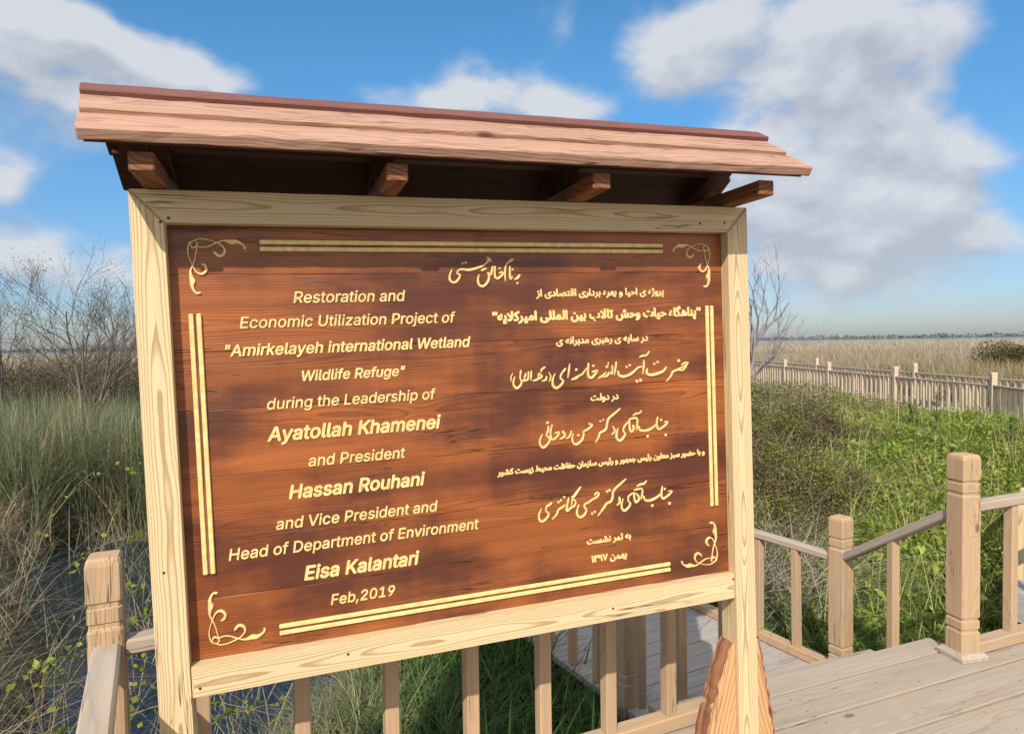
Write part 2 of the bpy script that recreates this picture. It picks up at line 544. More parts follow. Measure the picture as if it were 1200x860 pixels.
# ---------------------------------------------------------------- decks and stairs
E1 = Vector((.927, .375, 0)); E2 = Vector((-.375, .927, 0))
E1.normalize(); E2.normalize()
N0 = Vector((-1.10, 1.81, 0))          # corner newel left of the sign
NR = Vector((.878, 2.727, 0))          # newel hidden by the sign's right post
TALL = Vector((2.09, 3.15, 0))
MID = Vector((1.915, 3.97, -.5))
LOWN = Vector((.605, 3.70, -.5))
D2 = Vector((-.48, .877, 0)).normalized()

def ee(a, b, z=0):
    return E1 * a + E2 * b + Vector((0, 0, z))

def make_deck():
    t = Timber()
    pw = .198
    b = 2.205
    # left boundary line from N0 towards the viewer
    nl = Vector((-.5, .78, 0))
    dl = (nl - N0)
    def left_e1(bb):
        # intersect line N0 + s*dl with e2 = bb
        s = (bb - N0.dot(E2)) / dl.dot(E2)
        return (N0 + dl * s).dot(E1)
    t.sweep(ee(1.86, 2.272, -.02), ee(3.16, 2.272, -.02), .126, .04, ch=.004, seg=3, jit=.001)
    k = 0
    while b > -2.6:
        lo = left_e1(min(b, N0.dot(E2))) - .05
        t.sweep(ee(lo, b - pw / 2, -.02 + random.uniform(-.001, .001)), ee(5.2 if b > 1.2 else 4.4, b - pw / 2, -.02), pw - .012, .04, ch=.005, seg=4, jit=.0008)
        b -= pw; k += 1
    # outer joists under the edges
    t.sweep(ee(1.86, 2.30, -.115), ee(3.16, 2.30, -.115), .04, .15, ch=.003)
    t.sweep(N0 + Vector((0, 0, -.115)), NR + Vector((0, 0, -.115)), .04, .15)
    t.sweep(TALL + Vector((0, 0, -.115)), TALL + E1 * 2.1 + Vector((0, 0, -.115)), .04, .15)
    t.sweep(N0 + Vector((0, 0, -.115)), nl + Vector((0, 0, -.115)), .04, .15)
    o = t.build('deck', M['deck'])
    tag(o, 'upper wooden deck of wide grey planks', None, None, 'structure')
    t = Timber()
    b = 2.205 - pw / 2
    while b > -.5:
        for a in np.arange(-1.0, 5.1, .62):
            for e in (-.055, .055):
                if a > left_e1(min(b, N0.dot(E2))) + .05:
                    c = ee(a + random.uniform(-.008, .008), b + e + random.uniform(-.01, .01), -.001)
                    t.sweep(c, c + Vector((0, 0, .0016)), .009, .009, up=(1, 0, 0), ch=.0025)
        b -= pw
    t.build('screw_heads', M['under'], o)

make_deck()

def make_stairs():
    t = Timber()
    top_l = ee(1.90, 2.337); top_r = ee(3.12, 2.337)
    for k in range(2):
        z = -.5 / 3 * (k + 1)
        b0 = 2.337 + .02 + .27 * k
        for j in range(2):
            bb = b0 + .067 + .135 * j
            t.sweep(ee(1.88, bb, z - .02), ee(3.10 + .02 * k, bb, z - .02), .13, .04, ch=.004, seg=2)
        t.sweep(ee(1.90, b0 - .012, z + .065), ee(3.08, b0 - .012, z + .065), .02, .12)
    # stringers
    for (a, w) in ((1.86, .045), (3.15, .045)):
        t.sweep(ee(a, 2.345, -.16), ee(a, 3.0, -.60), w, .20, ch=.004, seg=2)
    o = t.build('stairs', M['deck'])
    tag(o, 'wooden steps from the deck down to the boardwalk', None, None, 'structure')

make_stairs()

def walk_deck(name, A, B, width, z, mat, label, pw=.142, side=1, fascia=None):
    """planked walk whose left edge runs A->B"""
    A = Vector(A); B = Vector(B)
    d = (B - A); d.z = 0; L = d.length; d.normalize()
    n = Vector((d.y, -d.x, 0)) * side
    t = Timber()
    s = 0
    while s < L:
        p = A + d * (s + pw / 2)
        p.z = z - .02 + random.uniform(-.0015, .0015)
        t.sweep(p - n * .06, p + n * (width + .06), pw - .006, .04, ch=.003, seg=1)
        s += pw
    for off in (.02, width - .02):
        p0 = A + n * off; p0.z = z - .115
        p1 = B + n * off; p1.z = z - .115
        t.sweep(p0, p1, .045, .15)
    o = t.build(name, mat)
    tag(o, label, None, None, 'structure')
    return o

WALK_N = Vector((D2.y, -D2.x, 0))
walk_deck('boardwalk', LOWN - D2 * .62 + WALK_N * .02, LOWN + D2 * 7.0 + WALK_N * .02, 1.29, -.5, M['walk'], 'lower grey boardwalk running away behind the sign')

# ---------------------------------------------------------------- railings
POST_PROFILE = [(0, 1), (.131, 1), (.135, .90), (.147, .90), (.151, 1), (.186, 1), (.190, .90), (.202, .90), (.206, 1), (.795, 1), (.806, .90), (.816, .90), (.820, .98), (.858, .98), (.862, .90), (.874, .90), (.878, 1), (.978, 1), (.993, .93), (1.0, .80)]

def newel(t, p, height=.95, w=.1, yaw=0.0, below=0.0, cap_round=0):
    p = Vector(p)
    up = Vector((math.cos(yaw), math.sin(yaw), 0))
    prof = POST_PROFILE
    if below:
        H = height + below
        prof = [(0, 1)] + [((below + s * height) / H, k) for s, k in POST_PROFILE]
        p = p - Vector((0, 0, below)); height = H
    t.sweep(p, p + Vector((0, 0, height)), w, w, up=up, ch=.006, profile=prof)
    return t

BAL_MESH = {}
def railing(label, A, B, spacing=.27, first=None, posts=(True, True), group='wooden railings', height=.72, bal=.046, mats=('post', 'rail'), post_h=.95, below=.6, kerb=True, base_z=None, fascia=False, name='railing', bal_from_top=None, ext=(0, 0), post_w=.1, mids=()):
    """A and B are the post feet (z = deck level there); handrail follows the slope between them"""
    A = Vector(A); B = Vector(B)
    root = thing(name, label, 'railing', A, group)
    d = B - A
    L = math.hypot(d.x, d.y)
    yaw = math.atan2(d.y, d.x)
    dh = Vector((d.x / L, d.y / L, 0))
    for has, p in zip(posts, (A, B)):
        if has:
            newel(Timber(), p, post_h, post_w, yaw, below).build('newel_post', M[mats[0]], root)
    for sm in mids:
        newel(Timber(), A + d * (sm / L), post_h, post_w, yaw, below).build('newel_post', M[mats[0]], root)
    up = Vector((0, 0, 1))
    a = A + dh * ((post_w * .45) if posts[0] else ext[0]) ; b = B - dh * ((post_w * .45) if posts[1] else ext[1])
    fa = (a - A).dot(dh) / L; fb = (b - A).dot(dh) / L
    za = A.z + d.z * fa; zb = A.z + d.z * fb
    Timber().sweep((a.x, a.y, za + height - .022), (b.x, b.y, zb + height - .022), .066, .044, ch=.007, seg=max(2, int(L / .5)), jit=.0012).build('handrail', M[mats[1]], root)
    if kerb:
        Timber().sweep((a.x, a.y, za + .031), (b.x, b.y, zb + .031), .07, .055, ch=.005, seg=2).build('base_rail', M[mats[0]], root)
    if fascia:
        n = Vector((-dh.y, dh.x, 0)) * .05
        Timber().sweep((a.x + n.x, a.y + n.y, za - .10), (b.x + n.x, b.y + n.y, zb - .10), .03, .2, ch=.003).build('fascia_board', M['fascia'], root)
    s = spacing if first is None else first
    key = None
    pos = []
    while s < L - .06:
        if not any(abs(s - sm) < .1 for sm in mids):
            pos.append(s)
        s += spacing
    pos = pos[:100]
    shared = []
    for i, s in enumerate(pos):
        f = s / L
        z = A.z + d.z * f
        z0 = z + (.055 if kerb else -.02); z1 = z + height - .045 + abs(d.z / L) * bal * .5
        x, y = A.x + d.x * f, A.y + d.y * f
        if len(pos) > 12 and abs(d.z) < .01:
            if len(shared) < 6:
                t = Timber().sweep((0, 0, 0), (0, 0, z1 - z0), bal, bal, up=dh, ch=.004)
                me = t.mesh('baluster'); recalc(me); me.materials.append(M[mats[0]]); shared.append(me)
            o = bpy.data.objects.new('baluster', random.choice(shared)); COL.objects.link(o)
            o.parent = root
            o.location = (x - A.x + random.uniform(-.006, .006), y - A.y, z0 - A.z)
            o.rotation_euler = (random.uniform(-.012, .012), random.uniform(-.012, .012), 0)
        else:
            Timber().sweep((x, y, z0), (x, y, z1), bal, bal, up=dh, ch=.004, seg=2, jit=.0006).build('baluster', M[mats[0]], root)
    return root

G1 = 'railings round the deck and steps'
railing('weathered handrail running from the left corner post towards the viewer', N0, N0 + Vector((.545, -1.03, 0)), spacing=.3, posts=(False, True), group=G1)
railing('railing behind the sign with grooved corner post at its left end', N0, NR, spacing=.272, first=.225, posts=(True, True), group=G1, post_w=.086)
railing('sloping stair railing between tall and lower post right of the sign', TALL, MID, spacing=.43, first=.43, posts=(True, False), group=G1, kerb=False)
railing('deck railing leaving the tall grooved post towards the right edge', TALL, TALL + E1 * 2.1, spacing=.25, first=.34, posts=(False, True), group=G1)
railing('shaded stair railing behind the sign beside the steps', NR, LOWN, spacing=.42, first=.42, posts=(False, False), group=G1, kerb=False)
railing('shaded boardwalk railing seen under the sign with thick end post', LOWN, LOWN + D2 * 6.5, spacing=.26, first=.28, posts=(True, True), group=G1, kerb=False)
railing('boardwalk railing with dry brush behind, ending at the lower post right of the sign', MID, MID + D2 * 6.6, spacing=.30, first=.30, posts=(True, True), group=G1)

# plinth moulding round the foot of the tall post belongs to that railing
for o in list(COL.objects):
    if o.get('label', '').startswith('sloping stair'):
        t = Timber()
        yaw = math.atan2((MID - TALL).y, (MID - TALL).x)
        t.sweep(TALL + Vector((0, 0, .001)), TALL + Vector((0, 0, .034)), .15, .15, up=(math.cos(yaw), math.sin(yaw), 0), ch=.004, profile=[(0, 1), (.5, 1), (1, .82)])
        t.build('plinth', M['rail'], o)

# far boardwalk
Q0 = Vector((3.15, 4.23, -.10)); Q1 = Vector((8.2, 9.3, -.13)); Q2 = Vector((8.9, 12.6, -.15)); Q3 = Vector((8.95, 32.0, -.15))
FW = 1.35
def off_r(a, b, p):
    d = (b - a); d.z = 0; d.normalize()
    return p + Vector((d.y, -d.x, 0)) * FW
G2 = 'railings of the far boardwalk'
m2 = ('far', 'rail')
walk_deck('boardwalk', Q0, Q1, FW, -.12, M['walk'], 'boardwalk leaving the deck at the right edge')
walk_deck('boardwalk', Q1, Q2, FW, -.14, M['walk'], 'bend of the far boardwalk')
walk_deck('boardwalk', Q2, Q3, FW, -.15, M['walk'], 'far boardwalk crossing the reed field')
railing('yellowish railing beyond the deck, cut by the right edge', Q0, Q1, spacing=.24, first=.03, posts=(False, False), group=G2, mats=('frame', 'rail'), bal=.055, ext=(.5, 0), height=.64)
railing('near railing of the far boardwalk right of its corner post', Q1, Q2, spacing=.2, posts=(True, True), group=G2, mats=m2, fascia=True, bal=.06)
Lq = math.hypot(Q3.x - Q2.x, Q3.y - Q2.y)
railing('long near railing of the far boardwalk with many pale balusters', Q2, Q3, spacing=.215, posts=(False, True), group=G2, mats=m2, fascia=True, bal=.06, mids=(3.25, 6.6, 9.7, 13.0))
R1 = off_r(Q1, Q2, Q1); R2 = off_r(Q2, Q3, Q2) + Vector((.1, -.1, 0)); R3 = off_r(Q2, Q3, Q3)
railing('rear railing of the far boardwalk right of the corner post', R1, R2, spacing=.24, posts=(True, True), group=G2, mats=m2, bal=.05)
railing('long rear railing of the far boardwalk in front of the reeds', R2, R3, spacing=.215, posts=(False, True), group=G2, mats=m2, bal=.05, mids=(5.0, 10.6))

# ---------------------------------------------------------------- the sign
SIGN = thing('information_sign', 'large roofed wooden information sign with carved cream lettering in English and Persian', 'sign', (-0.07221249, 1.94474975, 1.2716087), None, (-0.00298034, -0.02175867, 0.32524872))
FOOT = -1.29
def sign_part(name, t, mat, parent=None):
    return t.build(name, mat, parent or SIGN, local=True)

FX0, FX1, FZ0, FZ1 = .800, .874, .545, .625
YF, YB = -.036, .044
for s in (-1, 1):
    t = Timber()
    if s < 0:
        t.prism([(-FX1, FOOT), (-FX0, FOOT), (-FX0, FZ0), (-FX1, FZ1)], YF, YB, along=(0, 1), ch=.004)
    else:
        t.prism([(FX0, FOOT), (FX1, FOOT), (FX1, FZ1), (FX0, FZ0)], YF, YB, along=(0, 1), ch=.004)
    sign_part('post', t, M['frame'])
sign_part('top_rail', Timber().prism([(-FX0, FZ0 + .0012), (FX0, FZ0 + .0012), (FX1 - .001, FZ1), (-FX1 + .001, FZ1)], YF + .001, YB, along=(1, 0), ch=.004), M['frame'])
sign_part('bottom_rail', Timber().prism([(-FX0 + .0012, -.622), (FX0 - .0012, -.622), (FX0 - .0012, -.545), (-FX0 + .0012, -.545)], YF + .001, YB, along=(1, 0), ch=.004), M['frame'])
# gussets at the feet: rough slabs both sides of each post
for s in (-1, 1):
    for side in (-1, 1):
        x0 = s * (FX0 + FX1) / 2 + side * (FX1 - FX0) / 2 + side * .001
        fl = .185 if side * s < 0 else .085
        pts = [(x0, FOOT), (x0, -.775)]
        N = 12
        for k in range(N + 1):
            f = k / N
            z = -.775 + (FOOT + .775) * f
            x = x0 + side * (.012 + fl * f ** .9 + random.uniform(-.006, .006) * (0 < k))
            pts.append((x, z))
        # order counter-clockwise from -y
        area = sum(pts[i][0] * pts[(i + 1) % len(pts)][1] - pts[(i + 1) % len(pts)][0] * pts[i][1] for i in range(len(pts)))
        if area < 0:
            pts = pts[::-1]
        g = sign_part('foot_brace', Timber().prism(pts, YF + .012, YB - .008, along=(.25 * side, -.97), ch=.004), M['gusset'])
        t = Timber()
        pr = [(x0 + side * (.012 + fl * (k / 24) ** .9 + random.uniform(-.003, .005)), .004, -.772 + (FOOT + .772) * k / 24) for k in range(25)]
        t.strip(pr, .058, .012, .0035)
        sign_part('bark_edge', t, M['bark'], g)

# panel of seven boards
def make_panel():
    t = Timber()
    z = -.545; n = 7; seams = [-.545, -.392, -.245, -.083, .085, .232, .425, .545]
    for i in range(n):
        z0, z1 = seams[i] + .0004, seams[i + 1] - .0004
        t.sweep((-.7995, .012, (z0 + z1) / 2), (.7995, .012, (z0 + z1) / 2), .024, z1 - z0, up=(0, 0, 1), ch=.0010, seg=24, jit=.0, pith=(random.uniform(-.02, .02), random.uniform(-.06, .06)), jit_edges=.0007)
    return sign_part('panel', t, M['panel'])
PANEL = make_panel()
sign_part('back_board', Timber().sweep((-.798, .034, 0), (.798, .034, 0), .012, 1.08), M['under'])

# roof -------------------------------------------------------
SL = Vector((0, -.245, .678)) - Vector((0, 0.0, .824))
HL = .935
def slope_pt(x, f, n, front=True):
    """f: 0 at the ridge, 1 at the eave; n: height above the rafters"""
    sgn = 1 if front else -1
    d = Vector((0, SL.y * sgn, SL.z))
    nn = Vector((0, SL.z * sgn, -SL.y)).normalized() if front else Vector((0, SL.z * sgn, -SL.y)).normalized()
    nn = Vector((0, -abs(SL.z) * sgn, abs(SL.y))).normalized()
    return Vector((x, 0, .824)) + d * f + nn * n
for front in (True, False):
    sgn = 1 if front else -1
    nn = Vector((0, -abs(SL.z) * sgn, abs(SL.y))).normalized()
    for k in range(3):
        f0, f1 = ((-.02, .21), (.14, .60), (.50, 1.0))[k]
        w = (f1 - f0) * SL.length
        lift = (.012 + .013 * (2 - k))
        pc = slope_pt(0, (f0 + f1) / 2, lift, front)
        t = Timber()
        xl, xr = ((-.957, .935), (-.945, .925), (-.934, .937))[k]
        pc = pc + Vector(((xl + xr) / 2, 0, 0)); hl = (xr - xl) / 2
        t.sweep(pc - Vector((hl, 0, 0)), pc + Vector((hl, 0, 0)), w, .026, up=nn, ch=.003, seg=40, jit_edges=(.0006, .0015, .0017)[k], skew0=.14 if front else 0)
        if k == 0:
            sign_part('ridge_board', t, M['ridge'])
        else:
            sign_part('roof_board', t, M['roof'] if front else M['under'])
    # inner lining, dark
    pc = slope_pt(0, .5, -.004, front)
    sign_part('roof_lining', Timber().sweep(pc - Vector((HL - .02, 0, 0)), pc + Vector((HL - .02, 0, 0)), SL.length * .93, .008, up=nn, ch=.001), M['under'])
for x in (-.815, -.262, .284, .815):
    # level outriggers lie across the frame and carry the eaves, rafters behind
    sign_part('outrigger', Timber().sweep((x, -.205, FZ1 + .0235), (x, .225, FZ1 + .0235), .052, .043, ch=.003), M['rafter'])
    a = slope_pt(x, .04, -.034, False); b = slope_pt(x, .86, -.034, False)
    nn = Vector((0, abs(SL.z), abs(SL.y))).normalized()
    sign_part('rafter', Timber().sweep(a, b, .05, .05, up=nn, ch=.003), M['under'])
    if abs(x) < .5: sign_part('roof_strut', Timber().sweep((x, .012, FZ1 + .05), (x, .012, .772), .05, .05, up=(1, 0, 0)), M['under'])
sign_part('roof_beam', Timber().sweep((-.78, .012, .752), (.78, .012, .752), .045, .045), M['under'])

# double strips
for (x0, z0, x1, z1) in ((-.588, .4975, .584, .4975), (-.588, -.4985, .580, -.4985), (-.7475, -.328, -.7475, .328), (.748, -.325, .748, .318)):
    t = Timber()
    d = Vector((x1 - x0, 0, z1 - z0)).normalized(); sdv = Vector((-d.z, 0, d.x))
    for s in (-1, 1):
        o_ = sdv * (.0088 * s)
        t.sweep(Vector((x0, -.0035, z0)) + o_, Vector((x1, -.0035, z1)) + o_, .007, .0112, up=sdv, ch=.0018)
    st = sign_part('trim_strip', t, M['letter'], PANEL)
    t = Timber()
    t.sweep(Vector((x0, -.0015, z0)), Vector((x1, -.0015, z1)), .003, .006, up=sdv, ch=.0005)
    sign_part('groove', t, M['rafter'], PANEL)

# lettering --------------------------------------------------
GLYPHS = {"\"":[321,[[78,318,70,509,136,509,128,318],[193,318,185,509,250,509,243,318]]],",":[188,[[38,-119,68,71,137,71,84,-119]]],"0":[453,[[227,-7,174,1,130,24,95,62,69,113,53,178,48,254,53,330,69,395,95,447,130,484,174,508,227,516,279,508,323,484,358,447,384,395,400,330,405,254,400,178,384,113,359,62,323,24,279,1],[227,50,261,56,290,74,313,103,330,144,340,194,344,254,340,314,330,365,313,405,290,435,261,453,227,460,192,453,163,435,140,405,123,365,113,314,109,254,113,194,123,144,140,103,163,74,192,56]]],"1":[453,[[76,0,76,55,391,55,391,0],[276,509,276,0,212,0,212,448,209,448,86,358,86,427,198,509]]],"2":[453,[[64,0,64,47,234,229,282,282,311,327,320,371,317,397,308,419,293,436,273,449,224,460,196,457,172,447,153,433,139,413,130,390,127,362,66,362,71,405,86,442,111,473,143,496,182,511,225,516,268,511,306,497,337,474,361,445,376,411,381,372,371,318,336,259,267,180,153,60,153,57,389,57,389,0]]],"9":[453,[[226,516,271,510,310,494,343,468,368,434,384,393,389,347,385,309,373,270,315,168,200,0,130,0,301,248,307,248,287,221,257,202,218,195,175,199,137,214,106,237,83,269,68,307,64,352,69,397,85,436,110,469,143,494,182,510],[226,460,199,457,174,446,154,429,138,407,129,381,125,352,129,322,138,295,154,274,174,257,199,247,226,243,254,247,279,257,299,273,314,295,324,321,327,350,324,381,314,407,299,429,279,446,254,457]]],"A":[480,[[16,0,201,509,276,509,463,0,395,0,287,302,264,372,232,478,245,478,213,371,191,302,85,0],[110,142,110,199,370,199,370,142]]],"D":[502,[[219,0,96,0,96,57,215,57,272,63,318,81,354,110,379,149,394,198,399,255,394,312,379,361,354,399,320,428,275,446,221,452,93,452,93,509,225,509,294,501,353,478,399,441,433,391,455,329,462,255,455,181,433,119,398,68,351,31,291,8],[125,509,125,0,60,0,60,509]]],"E":[419,[[60,0,60,509,372,509,372,452,125,452,125,286,355,286,355,229,125,229,125,57,375,57,375,0]]],"F":[410,[[60,0,60,509,369,509,369,452,125,452,125,278,346,278,346,221,125,221,125,0]]],"H":[517,[[60,0,60,509,125,509,125,289,392,289,392,509,457,509,457,0,392,0,392,232,125,232,125,0]]],"K":[467,[[104,145,104,216,139,261,174,303,212,344,364,509,448,509,231,276,228,276],[60,0,60,509,125,509,125,334,124,225,125,193,125,0],[372,0,188,259,228,309,449,0]]],"L":[393,[[60,0,60,509,125,509,125,57,361,57,361,0]]],"P":[445,[[60,0,60,509,235,509,289,503,332,487,366,462,390,430,404,391,409,348,404,304,390,265,366,233,332,207,289,191,235,186,109,186,109,242,233,242,269,246,297,256,318,272,333,294,342,319,344,348,342,376,333,402,318,423,297,439,268,449,232,452,125,452,125,0]]],"R":[449,[[60,0,60,509,236,509,290,504,333,489,367,465,390,433,405,395,409,352,405,309,390,271,367,240,333,217,289,203,236,198,96,198,96,255,234,255,269,258,298,267,319,281,334,300,342,324,345,352,342,380,334,405,319,425,298,440,269,449,233,452,125,452,125,0],[353,0,230,229,303,229,428,0]]],"U":[517,[[259,-8,203,-2,154,15,114,43,85,80,66,124,60,173,60,509,124,509,124,178,128,144,141,113,160,87,187,68,220,56,259,52,298,56,331,68,357,87,377,113,389,144,393,178,393,509,457,509,457,173,451,124,433,80,403,43,363,15,315,-2]]],"V":[480,[[204,0,16,509,84,509,192,206,215,137,248,31,235,31,267,138,290,206,395,509,463,509,278,0]]],"W":[686,[[155,0,16,509,82,509,163,196,175,145,187,94,197,40,189,40,200,94,211,145,224,196,306,509,380,509,462,196,474,145,486,94,497,40,488,40,499,94,510,145,523,196,603,509,670,509,530,0,455,0,368,323,351,391,336,475,350,475,335,395,318,323,230,0]]],"a":[389,[[160,-9,126,-5,94,5,68,22,48,45,35,73,30,108,34,138,43,161,58,179,78,193,125,211,178,220,234,227,265,235,273,243,276,255,276,257,267,297,240,322,196,331,149,322,118,301,100,274,41,291,57,322,79,346,104,364,133,375,194,384,239,379,286,360,306,343,322,320,333,290,337,251,337,0,277,0,277,52,272,52,252,25,215,1],[170,45,202,49,228,59,248,74,263,93,272,115,276,138,276,190,259,182,231,176,200,171,175,168,134,159,103,139,95,124,92,105,102,72,130,52]]],"b":[424,[[229,-8,198,-5,172,4,138,31,118,59,112,59,112,0,53,0,53,509,114,509,114,319,118,319,137,346,171,373,197,381,229,384,274,378,313,361,345,332,370,293,385,245,390,189,385,133,370,84,346,45,313,16,274,-2],[220,47,253,51,279,66,301,88,316,117,325,151,328,189,325,227,316,261,301,290,280,311,253,325,220,330,188,325,161,312,140,291,125,263,116,229,113,189,116,150,125,115,140,86,162,65,188,51]]],"c":[396,[[207,-8,159,-2,117,16,82,46,56,85,40,133,34,187,40,243,56,291,82,330,117,360,159,378,207,384,260,377,305,356,340,322,362,277,303,262,290,289,270,311,242,325,207,330,173,325,145,310,124,287,108,258,99,224,96,187,99,151,108,117,124,89,145,66,173,51,207,46,243,52,271,66,292,89,304,117,363,102,341,56,306,21,261,-1]]],"d":[424,[[195,-8,151,-2,111,16,79,45,55,84,39,133,34,189,39,245,55,293,79,332,112,361,151,378,196,384,228,381,253,373,287,346,306,319,311,319,311,509,372,509,372,0,313,0,313,59,307,59,287,31,252,4,227,-5],[205,47,236,51,263,65,284,86,299,115,309,150,312,189,309,229,300,263,284,291,263,312,237,325,205,330,172,325,145,311,124,290,108,261,99,227,96,189,99,151,109,117,124,88,145,66,172,51]]],"e":[404,[[212,-8,161,-2,117,16,82,46,56,85,40,132,34,187,39,242,55,290,81,329,115,359,157,378,205,384,266,374,294,361,319,341,341,315,357,282,368,242,371,194,371,169,75,169,75,221,338,221,310,202,307,237,298,269,283,294,263,314,237,326,205,330,173,326,146,313,125,294,109,270,99,241,96,211,96,178,100,139,110,106,128,80,151,61,179,50,212,46,254,53,285,73,306,105,365,91,353,63,335,39,311,19,283,4,249,-5]]],"f":[254,[[228,379,228,327,6,327,6,379],[81,0,81,432,84,461,96,486,113,505,135,519,187,530,222,527,243,521,227,468,215,472,195,474,171,470,154,460,145,443,142,419,142,0]]],"g":[425,[[207,-151,168,-148,134,-140,82,-110,51,-69,101,-41,122,-66,154,-88,207,-97,249,-92,282,-75,304,-47,311,-6,311,68,306,68,287,41,252,16,227,8,195,5,152,10,113,27,80,53,55,90,39,136,34,191,39,246,55,293,80,332,112,361,152,378,196,384,228,382,253,373,288,346,308,319,313,319,313,379,372,379,372,-9,367,-54,350,-90,324,-117,291,-136,251,-147],[205,59,237,63,264,75,285,95,300,121,309,154,312,193,309,231,300,264,285,291,264,312,237,325,205,330,172,325,145,312,124,290,109,262,99,229,96,193,99,155,109,123,124,96,145,76,172,63]]],"h":[410,[[114,227,114,0,53,0,53,509,114,509,114,287,102,287,124,332,152,362,187,379,227,384,264,380,295,369,321,349,341,321,353,285,357,240,357,0,296,0,296,235,290,275,273,304,246,323,210,329,184,326,161,317,141,303,126,283,117,257]]],"i":[167,[[53,0,53,379,114,379,114,0],[84,443,67,446,54,455,44,468,41,483,44,499,54,512,67,521,84,524,100,521,114,512,123,499,126,483,123,468,114,455,100,446]]],"j":[167,[[53,379,114,379,114,-30,111,-63,102,-90,86,-113,65,-129,37,-139,4,-143,-10,-143,-10,-87,2,-87,25,-83,40,-72,50,-54,53,-29],[83,443,67,446,53,455,44,468,41,483,44,499,53,512,67,521,83,524,100,521,114,512,123,499,126,483,123,468,114,455,100,446]]],"k":[381,[[110,137,110,212,121,212,284,379,360,379,184,199,177,199],[53,0,53,509,114,509,114,0],[294,0,148,186,191,229,372,0]]],"l":[189,[[139,-2,101,3,74,20,58,47,53,84,53,509,114,509,114,99,120,62,130,54,146,52,160,53,170,54,181,3,162,-1]]],"m":[610,[[53,0,53,379,112,379,112,295,108,295,118,323,132,346,172,376,219,386,257,380,287,361,309,331,321,295,312,295,322,321,337,343,381,375,437,386,468,383,497,372,522,354,541,328,553,296,557,255,557,0,496,0,496,254,490,289,473,313,447,326,419,330,395,328,374,320,345,290,335,247,335,0,274,0,274,260,269,288,253,311,229,326,199,330,158,320,140,307,126,289,117,266,114,238,114,0]]],"n":[410,[[114,227,114,0,53,0,53,379,112,379,112,287,102,287,124,332,152,362,187,379,227,384,264,380,295,369,321,349,341,321,353,285,357,240,357,0,296,0,296,235,290,275,273,304,246,323,210,329,184,326,161,317,141,303,126,283,117,257]]],"o":[415,[[207,-8,159,-2,117,16,82,46,56,85,40,133,34,187,40,243,56,291,82,330,117,360,159,378,207,384,256,378,299,360,333,330,359,291,376,243,381,187,376,133,359,85,333,46,299,16,256,-2],[207,46,242,51,270,66,292,89,307,117,316,151,319,187,316,224,307,258,292,287,270,310,242,325,207,330,173,325,145,310,124,287,108,258,99,224,96,187,99,151,108,117,124,89,145,66,173,51]]],"p":[424,[[53,-143,53,379,112,379,112,319,118,319,137,346,171,373,197,381,229,384,274,378,313,361,345,332,370,293,385,245,390,189,385,133,370,84,346,45,313,16,274,-2,229,-8,198,-5,173,4,138,31,118,59,114,59,114,-143],[220,47,253,51,279,66,301,88,316,117,325,151,328,189,325,227,316,261,301,290,280,311,253,325,220,330,188,325,161,312,140,291,125,263,116,229,113,189,116,150,125,115,140,86,162,65,188,51]]],"r":[259,[[53,0,53,379,112,379,112,321,115,321,130,347,152,367,181,380,213,385,229,384,243,384,243,322,230,324,207,326,182,323,159,315,140,301,126,284,117,262,114,237,114,0]]],"s":[365,[[182,-8,145,-5,112,3,84,18,62,38,45,63,36,94,94,107,105,79,124,60,150,49,181,45,217,50,244,62,262,81,268,103,265,121,254,136,237,147,212,155,149,170,104,186,72,208,53,237,47,274,51,305,65,332,87,354,115,370,149,381,187,384,223,381,254,372,279,358,299,339,324,290,268,277,258,298,243,316,219,328,187,333,156,329,131,317,114,299,109,277,112,258,124,243,172,223,229,209,275,194,306,171,325,142,331,107,326,75,312,47,290,24,260,6,223,-5]]],"t":[227,[[204,379,204,327,6,327,6,379],[65,471,126,471,126,98,128,76,136,61,150,53,170,50,185,51,202,54,213,2,192,-3,168,-4,125,2,92,21,72,52,65,93]]],"u":[410,[[182,-5,146,-1,115,11,89,31,69,59,57,95,53,139,53,379,114,379,114,144,119,105,137,75,164,56,200,50,226,53,249,62,268,77,283,97,293,122,296,153,296,379,357,379,357,0,298,0,298,92,307,92,286,47,257,17,222,0]]],"v":[389,[[163,0,17,379,84,379,165,155,187,87,206,21,184,21,203,87,224,155,305,379,371,379,226,0]]],"y":[389,[[47,-139,61,-86,71,-87,104,-89,130,-74,151,-36,163,-1,17,379,84,379,165,155,187,87,206,21,184,21,202,87,224,155,305,379,371,379,204,-58,177,-107,139,-136,91,-145,65,-143]]],"z":[380,[[42,0,42,46,254,320,254,323,48,323,48,379,333,379,333,331,126,60,126,56,339,56,339,0]]]," ":[188,[]]}
LINES_EN = [['Restoration and', -0.5123, -0.2191, 0.3505, 0], ['Economic Utilization Project of', -0.6452, -0.0828, 0.2884, 0], ['"Amirkelayeh international Wetland', -0.6868, -0.0412, 0.2187, 1], ['Wildlife Refuge"', -0.503, -0.228, 0.1469, 1], ['during the Leadership of', -0.5903, -0.1478, 0.0778, 0], ['Ayatollah Khamenei', -0.5902, -0.1367, -0.0042, 2], ['and President', -0.4944, -0.238, -0.0783, 0], ['Hassan Rouhani', -0.5474, -0.1877, -0.1587, 2], ['and Vice President and', -0.5827, -0.1539, -0.2358, 0], ['Head of Department of Environment', -0.7009, -0.0376, -0.3007, 0], ['Eisa Kalantari', -0.5194, -0.2131, -0.3774, 2], ['Feb,2019', -0.4556, -0.2804, -0.4546, 0]]
